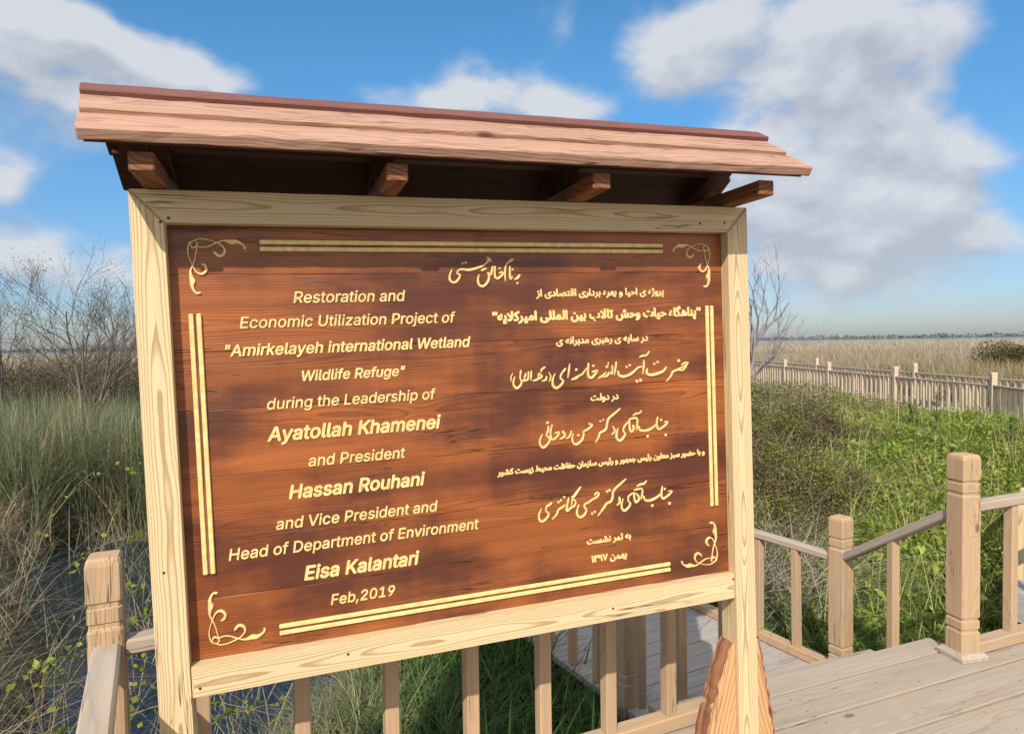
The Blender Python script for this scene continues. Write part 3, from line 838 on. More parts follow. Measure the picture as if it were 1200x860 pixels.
LINES_FA = [['پروژه ی احیا و بهره برداری اقتصادی از', 0.1623, 0.5845, 0.3526, 'n'], ['«پناهگاه حیات وحش تالاب بین المللی امیرکلایه»', 0.0271, 0.715, 0.2844, 'b'], ['در سایه ی رهبری مدبرانه ی', 0.2202, 0.5242, 0.2113, 'n'], ['در دولت', 0.3255, 0.4169, 0.0379, 'n'], ['و با حضور سبز معاون رئیس جمهور و رئیس سازمان حفاظت محیط زیست کشور', 0.0241, 0.7173, -0.1578, 'n'], ['به ثمر نشست', 0.2975, 0.4446, -0.395, 'n'], ['بهمن ۱۳۹۷', 0.3108, 0.429, -0.4522, 'n']]
NAST = [[[-86.3,436.0,2.4,-92.6,421.3,4.9,-93.6,407.4,6.3,-85.8,399.5,5.9,-74.5,402.3,5.9,-65.9,413.2,5.2,-64.9,421.1,5.2,-71.5,424.1,4.2,-69.2,432.0,3.8,-57.7,435.9,4.9,-39.3,433.9,6.3,-18.4,437.8,6.3,0.7,444.8,5.3,13.6,452.8,4.6,22.4,462.8,8.1],[18.4,468.4,6.4,27.0,460.4,8.1],[-56.6,452.4,7.0,-55.0,452.8,7.0],[-47.1,454.8,7.0,-45.4,455.2,7.0],[-0.9,432.4,5.3,13.0,437.7,6.0],[-8.7,420.8,2.8,-12.4,406.8,4.9,-9.8,392.8,6.3,2.5,387.6,6.7,16.7,400.6,5.7,21.0,416.6,6.0,18.3,424.7,6.0,26.0,420.6,5.3,30.1,432.7,5.0,32.6,443.7,4.3],[39.6,443.7,4.6,37.9,426.6,5.0,39.4,412.5,5.7,47.8,410.0,6.4,61.0,420.4,6.1,60.2,427.5,4.6,50.5,424.5,3.2],[53.2,438.2,6.4,54.0,437.4,6.4],[92.8,464.0,7.9,81.8,456.8,6.1,72.8,446.7,5.0,68.8,426.5,4.6,69.3,402.1,3.6],[84.5,444.7,4.3,83.6,422.3,5.0,85.2,408.1,6.4,91.3,414.2,3.6],[92.1,434.9,6.1,92.9,434.1,6.1],[97.7,406.6,3.9,105.8,410.0,6.5,113.1,418.5,5.8],[105.2,395.7,6.8,106.1,394.9,6.8]],[[81.4,136.8,2.0,75.0,125.9,3.6,75.7,113.4,2.8],[86.9,126.4,3.2,81.5,109.7,4.8,84.6,98.2,6.0,92.8,93.2,6.0,103.9,101.6,5.6,107.2,112.8,5.2,103.0,122.1,4.4,106.0,143.5,4.8],[106.7,112.4,4.8,121.3,114.3,5.2,127.5,118.5,4.4,129.5,138.9,4.4],[138.5,141.2,4.4,135.8,114.6,4.4],[120.8,133.7,5.2,115.4,118.0,4.4],[142.5,111.3,4.4,156.5,115.1,5.6,170.3,123.1,5.2,162.1,131.5,4.4,159.2,121.4,3.6],[181.6,149.6,4.8,171.1,143.7,4.8,168.3,135.8,3.6],[170.3,109.8,4.0,182.2,112.1,5.7,185.5,121.8,4.8],[192.9,133.4,2.4,198.6,121.6,4.0,193.1,105.8,2.4],[212.5,128.9,2.8,204.4,112.0,5.3,205.0,93.6,6.9,215.9,86.0,6.9,231.2,95.5,6.1,237.2,106.8,5.7,229.4,114.2,4.9,232.4,126.7,4.9,246.8,142.2,4.9],[260.3,154.3,5.3,253.3,115.2,4.5],[264.9,108.3,3.7,277.2,111.6,7.0,288.9,118.0,4.9,300.6,123.2,4.9,308.6,132.2,3.7,314.5,139.4,3.3],[280.7,137.5,8.2,281.7,136.5,8.2],[321.4,153.8,5.4,318.7,129.3,5.4,320.7,113.9,7.0,331.0,111.0,7.0,344.3,123.3,5.8,349.1,132.0,4.6,332.8,127.4,5.0],[337.4,146.5,7.9,338.4,145.5,7.9],[353.2,107.8,3.9,367.1,114.5,5.2,378.9,125.0,3.5],[367.0,111.5,4.8,382.1,113.7,6.5,389.3,123.2,4.4,398.8,119.0,4.8,400.5,143.8,3.9],[381.6,139.7,7.8,383.9,141.4,7.8],[387.6,154.3,2.6,386.2,145.7,3.0],[414.3,153.6,5.7,406.9,115.4,4.8],[419.2,125.4,4.4,422.1,112.8,7.5,438.6,108.2,7.9,461.2,114.5,6.6,478.5,126.2,5.3,488.7,133.3,4.9,500.9,135.7,3.5],[448.5,136.7,7.5,450.2,137.6,7.5],[459.3,141.7,7.5,461.1,142.6,7.5],[509.8,153.7,5.8,505.0,113.5,4.9],[494.6,165.2,3.5,505.5,169.0,5.8,518.3,169.7,5.3,529.3,181.4,3.6],[482.4,90.8,8.9,484.1,91.7,8.9],[495.0,93.6,8.9,496.7,94.5,8.9],[519.8,127.9,4.9,517.9,114.1,6.7,532.0,108.3,8.0,558.1,112.0,7.6,577.1,118.7,6.3,587.8,131.5,3.1],[544.6,141.7,8.0,546.4,142.6,8.0],[556.9,146.7,8.0,558.7,147.6,8.0],[669.0,140.5,3.6,654.3,140.1,5.4,642.3,134.0,4.1],[628.5,121.3,5.9,643.5,126.2,4.5,657.0,132.0,4.5,665.3,138.8,4.5],[586.3,85.0,2.7,602.9,101.5,4.5,610.6,114.0,5.4,628.5,119.5,5.9,646.2,117.8,5.0,661.5,132.6,4.1],[631.8,148.1,9.9,633.5,147.0,9.9]],[[166.3,-46.2,2.3,157.6,-62.5,4.6,158.0,-77.7,6.0,166.8,-86.0,6.3,179.1,-79.5,5.7,188.1,-67.0,5.0,185.1,-57.2,4.7,178.6,-51.0,4.0,184.8,-36.4,5.7,184.9,-24.1,3.7],[182.9,-13.9,8.0,184.0,-15.1,8.0],[197.6,-21.8,3.7,191.7,-42.6,4.0,193.0,-61.7,5.7,202.0,-64.7,5.3,213.6,-55.8,4.7,218.5,-44.4,4.0,205.8,-47.5,3.3],[220.8,-65.5,2.7,232.9,-61.1,5.0,237.8,-52.0,5.0,231.4,-46.7,5.0,234.0,-41.8,3.0],[239.9,-65.5,2.7,251.5,-60.7,5.0,258.8,-43.1,2.4],[263.6,-51.8,2.4,260.4,-71.1,4.7,265.2,-83.0,6.1,275.5,-85.2,6.4,290.5,-75.5,5.4,297.4,-60.6,4.7,298.8,-49.2,4.4,312.7,-43.5,5.1,326.2,-31.6,5.8,315.0,-26.9,3.1],[279.8,-58.8,7.8,281.0,-59.9,7.8],[354.6,-23.3,6.5,355.9,-22.6,6.5],[364.6,-19.0,6.5,365.9,-18.3,6.5],[423.1,11.8,3.6,404.8,-1.3,5.5,383.9,-15.5,5.8,377.3,-28.8,5.8,373.7,-45.1,6.1,365.3,-52.8,6.1,352.0,-58.1,5.5,346.5,-71.5,4.5,336.0,-85.2,2.3],[390.7,-65.6,2.9,399.7,-60.1,5.2,401.4,-51.0,5.5,395.8,-41.7,3.2],[413.5,-47.8,2.6,407.7,-64.4,4.9,408.2,-79.3,6.5,418.3,-86.6,6.8,431.0,-77.4,5.9,436.9,-66.8,5.9,430.6,-57.0,4.9,435.2,-44.3,4.9,448.1,-31.9,3.9],[455.7,-23.1,5.6,479.0,-23.7,5.6,477.0,-58.7,4.3],[452.1,-24.7,5.2,452.6,-51.2,5.6,457.4,-62.8,5.9,465.4,-56.0,5.9,465.4,-43.8,6.6],[465.6,-12.7,3.3,477.0,-8.3,5.6,489.7,-6.4,4.9,495.8,1.3,3.0],[484.5,-47.2,3.9,488.9,-60.0,6.6,508.8,-63.1,6.9,530.3,-57.3,6.0,546.0,-46.2,4.3],[514.2,-80.9,8.6,515.8,-82.1,8.6],[552.1,-24.0,4.3,547.8,-43.5,4.6,552.5,-61.8,6.0,566.6,-58.2,5.3,582.1,-48.0,5.7,586.2,-40.3,3.7,575.8,-41.8,3.7],[563.5,-33.9,7.3,564.8,-34.9,7.3],[577.9,-81.5,8.7,579.6,-82.8,8.7]],[[154.9,-265.2,2.3,146.1,-283.5,5.0,147.5,-298.9,6.0,156.4,-304.2,6.3,169.9,-295.9,5.7,176.9,-283.4,5.4,168.7,-274.8,4.7,171.2,-261.7,4.7,182.6,-256.3,6.0,188.3,-250.7,2.7],[187.4,-301.8,2.3,201.8,-288.2,4.7,208.4,-275.6,4.7,221.0,-269.3,5.4,230.5,-263.7,3.7],[208.4,-253.0,7.1,209.7,-252.3,7.1],[217.2,-248.6,7.1,218.5,-247.9,7.1],[227.8,-240.5,7.1,229.1,-239.9,7.1],[282.9,-214.5,3.4,270.3,-228.6,6.1,259.4,-240.9,6.1,252.0,-242.4,4.7],[242.0,-243.8,4.4,236.6,-265.4,4.4,235.0,-281.9,5.7,247.7,-274.4,5.1,260.9,-268.1,4.7,263.4,-256.8,4.7,254.9,-248.2,4.1,250.1,-266.9,3.0],[275.1,-267.4,2.4,268.1,-286.4,5.1,269.7,-300.1,6.5,280.0,-306.6,6.8,292.9,-299.0,5.8,299.0,-286.1,5.1,292.6,-277.6,4.8,295.1,-268.2,4.8,306.8,-264.6,5.1,319.8,-257.3,5.1,334.9,-251.2,5.5,342.1,-242.2,4.8,335.4,-237.2,4.5,327.7,-244.9,4.8],[317.4,-300.3,7.9,318.7,-299.7,7.9],[326.5,-295.9,7.9,327.8,-295.3,7.9],[335.3,-309.9,1.7,347.5,-297.2,3.8,358.7,-284.2,5.5,367.7,-274.4,6.2,380.8,-270.0,5.9,387.1,-258.9,5.9,389.9,-241.5,5.9,401.8,-229.0,5.5,419.7,-217.0,5.2,435.0,-205.9,3.1],[369.0,-238.8,7.9,370.3,-238.2,7.9],[377.3,-235.8,7.6,378.6,-235.1,7.6],[401.2,-284.2,2.8,410.0,-277.2,5.6,410.8,-265.5,5.9,409.1,-258.8,3.1],[423.5,-265.9,2.1,417.4,-284.0,4.9,419.1,-298.1,6.3,427.7,-303.5,7.0,441.2,-294.7,5.9,447.5,-283.5,5.2,440.8,-274.8,4.9,442.4,-261.0,4.9,457.0,-252.3,3.8],[462.9,-243.4,5.2,490.0,-243.9,5.3,485.2,-274.7,4.2],[461.5,-251.2,5.6,461.9,-271.2,5.2,467.1,-282.1,6.3,477.9,-272.9,6.0,474.5,-262.2,6.3,468.1,-253.9,3.1],[472.1,-233.0,3.1,483.4,-228.6,5.3,496.9,-227.0,4.9,506.6,-218.4,2.8],[494.0,-265.7,3.9,499.6,-279.3,6.3,517.5,-281.8,7.1,538.1,-275.6,6.0,556.2,-265.1,4.3],[523.3,-298.7,9.2,525.1,-300.1,9.2],[561.3,-242.8,4.6,556.7,-265.5,5.0,560.7,-281.1,6.0,579.3,-274.1,5.7,595.4,-261.0,3.9,582.1,-260.2,3.6],[569.3,-251.3,7.5,570.6,-252.2,7.5],[585.0,-298.6,9.3,586.8,-300.1,9.3]]]
ORN = [[-742.7,507.7,2.6,-729.9,513.2,2.5,-711.8,512.0,2.1,-692.1,505.7,2.5,-679.6,498.9,3.2,-671.5,488.1,4.3,-674.0,475.5,6.1,-684.7,470.8,6.8,-693.2,477.4,5.7,-696.6,483.0,2.5],[-737.1,496.1,2.5,-723.7,492.6,2.3,-709.1,494.3,2.7,-692.3,502.3,3.0,-675.4,509.2,3.6,-664.4,508.5,7.2,-653.4,506.1,11.5,-644.0,507.6,9.7,-633.1,502.7,5.8,-624.6,495.8,4.3,-624.4,489.8,6.5],[-750.0,506.1,2.6,-755.3,490.4,3.0,-755.3,472.9,2.6,-749.1,453.3,2.3,-743.6,439.6,3.2,-736.0,428.8,4.2,-725.3,426.4,6.0,-716.1,435.6,6.4,-718.8,447.4,6.0,-726.7,451.4,3.5],[-736.7,485.7,2.6,-739.3,469.0,2.5,-745.7,449.4,3.2,-751.9,433.8,4.6,-750.6,418.1,9.5,-748.5,409.2,12.4,-750.2,398.5,8.1,-747.2,386.6,5.7,-740.4,378.3,4.6,-732.7,379.6,6.4],[-742.7,508.5,2.5,-749.3,501.2,2.5,-745.4,491.5,3.9,-736.6,494.1,3.2,-733.1,502.4,2.8,-739.1,508.6,2.5],[-736.6,494.5,2.5,-734.7,489.6,2.5,-736.8,484.3,2.5]]

def curve_to_part(cu, name):
    o = bpy.data.objects.new('tmp', cu)
    COL.objects.link(o)
    dg = bpy.context.evaluated_depsgraph_get(); dg.update()
    me = bpy.data.meshes.new_from_object(o.evaluated_get(dg))
    bpy.data.objects.remove(o)
    return me

def place_flat(me, name, x, z, y=-.0005):
    """mesh drawn in x,y -> onto the panel (x, z)"""
    n = len(me.vertices)
    co = np.empty(n * 3, np.float32); me.vertices.foreach_get('co', co); co = co.reshape(-1, 3)
    new = np.stack([co[:, 0] + x, -co[:, 2] + y, co[:, 1] + z], 1)
    me.vertices.foreach_set('co', new.ravel().astype(np.float32))
    me.update(); me.name = name
    recalc(me)
    me.materials.clear()
    return link_mesh(name, me, M['letter'], PANEL)

RELIEF = .0013
def embolden(me, d, name, x, z):
    """overlapping copies of the flat letters, each a hair lower, give the heavier cut"""
    n = len(me.vertices)
    co = np.empty(n * 3, np.float32); me.vertices.foreach_get('co', co); co = co.reshape(-1, 3)
    me.calc_loop_triangles()
    tri = np.empty(len(me.loop_triangles) * 3, np.int32); me.loop_triangles.foreach_get('vertices', tri); tri = tri.reshape(-1, 3)
    V = []; T = []
    offs = [(0, 0)] + ([(d, 0), (-d, 0), (0, d), (0, -d), (d * .7, d * .7), (-d * .7, d * .7), (d * .7, -d * .7), (-d * .7, -d * .7)] if d > 0 else [])
    for i, (a, b) in enumerate(offs):
        c = co.copy(); c[:, 0] += a; c[:, 1] += b; c[:, 2] -= .00006 * i
        V.append(np.stack([c[:, 0] + x, -c[:, 2] - .0015, c[:, 1] + z], 1)); T.append(tri + n * i)
    m2 = arrays_mesh(name, np.concatenate(V), [np.concatenate(T)])
    bpy.data.meshes.remove(me)
    return link_mesh(name, m2, M['letter'], PANEL)

def english_line(text, x0, x1, z, bold):
    pen = 0.0; shear = .20 if bold != 0 else .17
    total = sum(GLYPHS[c][0] for c in text) / 1000
    size = (x1 - x0) / (total + .02)
    VV = []; TT = []; nn = 0
    for c in text:
        adv, loops = GLYPHS[c]
        if loops:
            ar = [sum(l[2 * i] * l[(2 * i + 3) % len(l)] - l[(2 * i + 2) % len(l)] * l[2 * i + 1] for i in range(len(l) // 2)) for l in loops]
            sg = max(ar, key=abs)
            for li, outer in enumerate(loops):
                if ar[li] * sg < 0:
                    continue
                cu = bpy.data.curves.new('t', 'CURVE'); cu.dimensions = '2D'; cu.fill_mode = 'BOTH'
                holes = [l for k, l in enumerate(loops) if ar[k] * sg < 0 and min(outer[0::2]) <= min(l[0::2]) and max(outer[0::2]) >= max(l[0::2])]
                for lp in [outer] + holes:
                    n = len(lp) // 2
                    sp = cu.splines.new('POLY'); sp.points.add(n - 1); sp.use_cyclic_u = True
                    for i in range(n):
                        gx, gy = lp[2 * i] / 1000, lp[2 * i + 1] / 1000
                        sp.points[i].co = ((pen + gx + gy * shear - .05) * size, gy * size, 0, 1)
                cu.extrude = RELIEF + .00003 * li
                m = curve_to_part(cu, 't')
                n = len(m.vertices)
                co = np.empty(n * 3, np.float32); m.vertices.foreach_get('co', co)
                m.calc_loop_triangles()
                tri = np.empty(len(m.loop_triangles) * 3, np.int32); m.loop_triangles.foreach_get('vertices', tri)
                VV.append(co.reshape(-1, 3)); TT.append(tri.reshape(-1, 3) + nn); nn += n
                bpy.data.meshes.remove(m)
        pen += adv / 1000
    me = arrays_mesh('text_line', np.concatenate(VV), [np.concatenate(TT)])
    embolden(me, (.0007, .0012, .0015)[bold] * size / .06, 'text_line', x0, z)

# Persian: joined letter forms, right to left
JOIN = {'آ': (0xFE81, 2), 'ا': (0xFE8D, 2), 'ب': (0xFE8F, 4), 'پ': (0xFB56, 4), 'ت': (0xFE95, 4), 'ث': (0xFE99, 4), 'ج': (0xFE9D, 4), 'ح': (0xFEA1, 4), 'خ': (0xFEA5, 4), 'د': (0xFEA9, 2), 'ذ': (0xFEAB, 2), 'ر': (0xFEAD, 2), 'ز': (0xFEAF, 2), 'ژ': (0xFB8A, 2), 'س': (0xFEB1, 4), 'ش': (0xFEB5, 4), 'ص': (0xFEB9, 4), 'ض': (0xFEBD, 4), 'ط': (0xFEC1, 4), 'ظ': (0xFEC5, 4), 'ع': (0xFEC9, 4), 'غ': (0xFECD, 4), 'ف': (0xFED1, 4), 'ق': (0xFED5, 4), 'ک': (0xFB8E, 4), 'گ': (0xFB92, 4), 'ل': (0xFEDD, 4), 'م': (0xFEE1, 4), 'ن': (0xFEE5, 4), 'و': (0xFEED, 2), 'ه': (0xFEE9, 4), 'ی': (0xFBFC, 4), 'ئ': (0xFE89, 4)}
def shape_persian(s):
    outp = []
    i = 0
    n = len(s)
    def joins_next(c): return c in JOIN and JOIN[c][1] == 4
    toks = []
    while i < n:
        if s[i] == 'ل' and i + 1 < n and s[i + 1] == 'ا':
            toks.append('لا'); i += 2
        else:
            toks.append(s[i]); i += 1
    for k, c in enumerate(toks):
        prev = toks[k - 1] if k else ' '
        nxt = toks[k + 1] if k + 1 < len(toks) else ' '
        pj = prev in JOIN and JOIN[prev][1] == 4
        if c == 'لا':
            outp.append(chr(0xFEFC if pj else 0xFEFB)); continue
        if c not in JOIN:
            outp.append({'«': '\u201c', '»': '\u201d'}.get(c, c)); continue
        base, forms = JOIN[c]
        nj = forms == 4 and (nxt in JOIN or nxt == 'لا')
        f = (3 if (pj and nj) else 1 if pj else 2 if nj else 0)
        outp.append(chr(base + f))
    # digits keep their own order
    r = ''.join(outp)[::-1]
    import re
    return re.sub('[\u06f0-\u06f9]+', lambda mm: mm.group(0)[::-1], r)

def persian_line(text, x0, x1, z, kind):
    cu = bpy.data.curves.new('t', 'FONT')
    cu.body = shape_persian(text)
    cu.size = 1
    cu.resolution_u = 3
    cu.shear = .0
    o = bpy.data.objects.new('t', cu); COL.objects.link(o)
    bpy.context.view_layer.update()
    wid = o.dimensions.x
    bpy.data.objects.remove(o)
    size = (x1 - x0) / max(wid, .01)
    cu.size = size
    cu.extrude = RELIEF
    me = curve_to_part(cu, 'text_line')
    co = np.empty(len(me.vertices) * 3, np.float32); me.vertices.foreach_get('co', co)
    mx = co.reshape(-1, 3)[:, 0].min() if len(co) else 0
    embolden(me, (.0013 if kind == 'n' else .0021), 'text_line', x0 - mx, z + .004)

def smooth_path(L, n=5):
    P = [(L[i] / 1000, L[i + 1] / 1000, L[i + 2] / 1000) for i in range(0, len(L), 3)]
    if len(P) == 2:
        n = 3
    outp = []
    for i in range(len(P) - 1):
        p0 = P[max(i - 1, 0)]; p1 = P[i]; p2 = P[i + 1]; p3 = P[min(i + 2, len(P) - 1)]
        for k in range(n):
            t = k / n
            outp.append(tuple(.5 * (2 * b + (c - a) * t + (2 * a - 5 * b + 4 * c - d) * t * t + (3 * b - a - 3 * c + d) * t ** 3) for a, b, c, d in zip(p0, p1, p2, p3)))
    outp.append(P[-1])
    return outp

def stroke_mesh(strokes, name, relief=.005, fat=1.0):
    """brush strokes of changing width as low rounded ribbons standing on the panel"""
    V = []; F4 = []; F3 = []
    for si, L in enumerate(strokes):
        P = smooth_path(L)
        n0 = len(V)
        lift = -.0002 * (si % 7)
        K = 5
        for i, (x, z, w) in enumerate(P):
            a = P[max(i - 1, 0)]; b = P[min(i + 1, len(P) - 1)]
            dx, dz = b[0] - a[0], b[1] - a[1]
            l = math.hypot(dx, dz) or 1
            nx, nz = -dz / l, dx / l
            w = max(w, .0012) * fat
            end = i == 0 or i == len(P) - 1
            ww = w * (.55 if end else 1)
            cx, cz = x, z
            if end:
                e = (-1 if i == 0 else 1) * w * .3
                cx += dx / l * e; cz += dz / l * e
            for k in range(K):
                u = k / (K - 1) * 2 - 1
                prof = (0, .85, 1, .85, 0)[k]
                hgt = relief * (.55 + .45 * min(1, w / .008)) * prof * (.5 if end else 1)
                uu = (-.5, -.38, 0, .38, .5)[k]
                V.append((cx + nx * ww * uu, -hgt + lift + .0008, cz + nz * ww * uu))
        for i in range(len(P) - 1):
            for k in range(K - 1):
                a = n0 + i * K + k
                F4.append((a, a + 1, a + K + 1, a + K))
        F4.append((n0, n0 + 1, n0 + 3, n0 + 4)); e = n0 + (len(P) - 1) * K
        F4.append((e + 4, e + 3, e + 1, e))
    me = arrays_mesh(name, V, [F4])
    o = link_mesh(name, me, M['letter'], PANEL)
    return o

for args in LINES_EN:
    english_line(*args)
for args in LINES_FA:
    persian_line(*args)
for st in NAST:
    stroke_mesh(st, 'calligraphy_line', .0045, 1.22)
for mx in (1, -1):
    for mz in (1, -1):
        stroke_mesh([[v * (mx if i % 3 == 0 else mz if i % 3 == 1 else 1) for i, v in enumerate(L)] for L in ORN], 'corner_ornament', .006, 1.15)
# small nail heads on the frame
t = Timber()
for (x, z) in ((-.79, .557), (-.808, .548), (.79, .575), (.36, -.585), (-.42, -.58), (-.78, -.60), (.70, .572), (-.845, -.30), (.79, -.56)):
    t.sweep((x, YF + .001, z), (x, YF - .0015, z), .006, .006, up=(0, 0, 1), ch=.0018)
sign_part('nail_heads', t, M['under'])

# ---------------------------------------------------------------- vegetation
def pick(cols, n, jitter=.15):
    cols = np.array(cols, float)
    i = RNG.integers(0, len(cols), n); j = RNG.integers(0, len(cols), n)
    f = RNG.random((n, 1)) ** 1.5
    c = cols[i] * (1 - f) + cols[j] * f
    return np.clip(c * (1 + jitter * RNG.normal(0, 1, (n, 1))), .004, .9)

def blades(P, h, w, lean, bend, seg, cols, az=None, tip=.0):
    n = len(P)
    az = RNG.uniform(0, 2 * np.pi, n) if az is None else az
    tw = az + np.pi / 2 + RNG.normal(0, .6, n)
    a = np.stack([np.cos(az), np.sin(az), np.zeros(n)], 1)
    s = np.stack([np.cos(tw), np.sin(tw), np.zeros(n)], 1)
    V = np.empty((n, 2 * seg + 1, 3)); C = np.ones((n, 2 * seg + 1, 4))
    for k in range(seg + 1):
        t = k / seg
        c = P + a * (h * (lean * t + bend * t * t))[:, None] + np.array([0, 0, 1.0]) * (h * (t - .45 * np.minimum(bend, 1.6) * t * t))[:, None]
        wid = (w * (1 - t) ** .6 * .5)[:, None]
        if k < seg:
            V[:, 2 * k] = c - s * wid; V[:, 2 * k + 1] = c + s * wid
        else:
            V[:, 2 * seg] = c
    C[:, :, :3] = cols[:, None, :]
    base = (np.arange(n) * (2 * seg + 1))[:, None]
    Q = []
    for k in range(seg - 1):
        Q.append(base + np.array([2 * k, 2 * k + 1, 2 * k + 3, 2 * k + 2]))
    T = base + np.array([2 * seg - 2, 2 * seg - 1, 2 * seg])
    return V.reshape(-1, 3), ([np.concatenate(Q)] if Q else []), T, C.reshape(-1, 4)

def leaves(P, size, cols, aspect=.6, up=.4):
    n = len(P)
    d = RNG.normal(0, 1, (n, 3)); d[:, 2] = d[:, 2] * .6 + up * .5
    d /= np.linalg.norm(d, axis=1)[:, None]
    r = RNG.normal(0, 1, (n, 3)); s = np.cross(d, r); s /= np.linalg.norm(s, axis=1)[:, None]
    nrm = np.cross(s, d)
    L = size[:, None]
    V = np.stack([P, P + d * L * .5 + s * L * aspect * .5 + nrm * L * .1, P + d * L, P + d * L * .5 - s * L * aspect * .5 + nrm * L * .1], 1).reshape(-1, 3)
    b = (np.arange(n) * 4)[:, None]
    T = np.concatenate([b + np.array([0, 1, 2]), b + np.array([0, 2, 3])])
    C = np.ones((n, 4, 4)); C[:, :, :3] = cols[:, None, :]
    return V, [], T, C.reshape(-1, 4)

def merge(*parts):
    V = []; Q = []; T = []; C = []; n = 0
    for (v, q, t, c) in parts:
        V.append(v); C.append(c)
        for a in q: Q.append(a + n)
        if len(t): T.append(t + n)
        n += len(v)
    return np.concatenate(V), ([np.concatenate(Q)] if Q else []), (np.concatenate(T) if T else np.zeros((0, 3), int)), np.concatenate(C)

def veg_obj(name, data, mat, parent=None, origin=None):
    V, Q, T, C = data
    if origin is not None:
        V = V - np.array(origin)
    me = arrays_mesh(name, V, Q + ([T] if len(T) else []), {'col': C})
    return link_mesh(name, me, mat, parent)

def wedge(n, u0, u1, y0, y1, power=1.0):
    """points on the ground spread over a wedge of the view"""
    f = RNG.random(n)
    y = ((y0 ** power) + f * (y1 ** power - y0 ** power)) ** (1 / power)
    x = RNG.uniform(u0, u1, n) * y
    return x, y

def clump(x, y, scale, seed=0):
    """smooth 0..1 field for patchiness"""
    return .5 + .25 * (np.sin(x * scale * 1.7 + seed) * np.cos(y * scale * 1.3 - seed * 2) + np.sin((x + y) * scale * 2.9 + seed * 3) * np.cos((x - .6 * y) * scale * 2.3 + 1))

def dist_seg(x, y, A, B):
    ax, ay = A[0], A[1]; bx, by = B[0] - ax, B[1] - ay
    t = np.clip(((x - ax) * bx + (y - ay) * by) / (bx * bx + by * by), 0, 1)
    return np.hypot(x - ax - t * bx, y - ay - t * by)

def free(x, y):
    """off the decks, the walks and the water"""
    e1 = x * E1.x + y * E1.y; e2 = x * E2.x + y * E2.y
    ok = ~((e2 < 2.22) & (e1 > -.4))
    ok &= ~((e1 > 1.8) & (e1 < 3.2) & (e2 < 3.05) & (e2 > 2))
    m = LOWN + D2 * 3.2 + WALK_N * .65; 
    A = LOWN - D2 * .62 + WALK_N * .66; B = LOWN + D2 * 7 + WALK_N * .66
    ok &= dist_seg(x, y, A, B) > .74
    for a, b in ((Q0, Q1), (Q1, Q2), (Q2, Q3)):
        d = (b - a); d.z = 0; d.normalize(); n = Vector((d.y, -d.x, 0)) * (FW / 2)
        ok &= dist_seg(x, y, a + n, b + n) > .76
    return ok

GREENS = [(.245, .285, .038), (.20, .26, .032), (.29, .31, .058), (.14, .20, .028), (.33, .30, .09)]
DARKG = [(.050, .105, .018), (.065, .130, .024), (.040, .080, .016), (.095, .155, .034)]
OLIVE = [(.13, .12, .042), (.105, .10, .036), (.16, .125, .06), (.085, .06, .034), (.17, .165, .055), (.15, .095, .052), (.20, .15, .085)]
TAN = [(.36, .28, .17), (.28, .21, .125), (.42, .34, .22), (.22, .16, .10)]
GREY = [(.26, .23, .20), (.19, .165, .14), (.33, .29, .25), (.14, .115, .09)]
REED = [(.17, .215, .105), (.145, .20, .115), (.20, .235, .12), (.27, .26, .15), (.115, .165, .085)]

# bramble thicket on the right bank: uneven low height field
def mound(x, y):
    u = x / y
    m = sstep(.27, .33, u) * (1 - sstep(.40, .53, u + .05 * np.sin(y * 2.3) + .02 * np.sin(y * 7 + x * 3))) * sstep(5.3, 6.4, y) * (1 - sstep(11.0, 13.0, y))
    b = .42 + .34 * (clump(x, y, 1.1, 2) - .5) + .34 * (clump(x, y, 2.7, 6) - .5) + .2 * (clump(x, y, 6.1, 1) - .5)
    return 1.22 * m * np.clip(b, .08, .9)

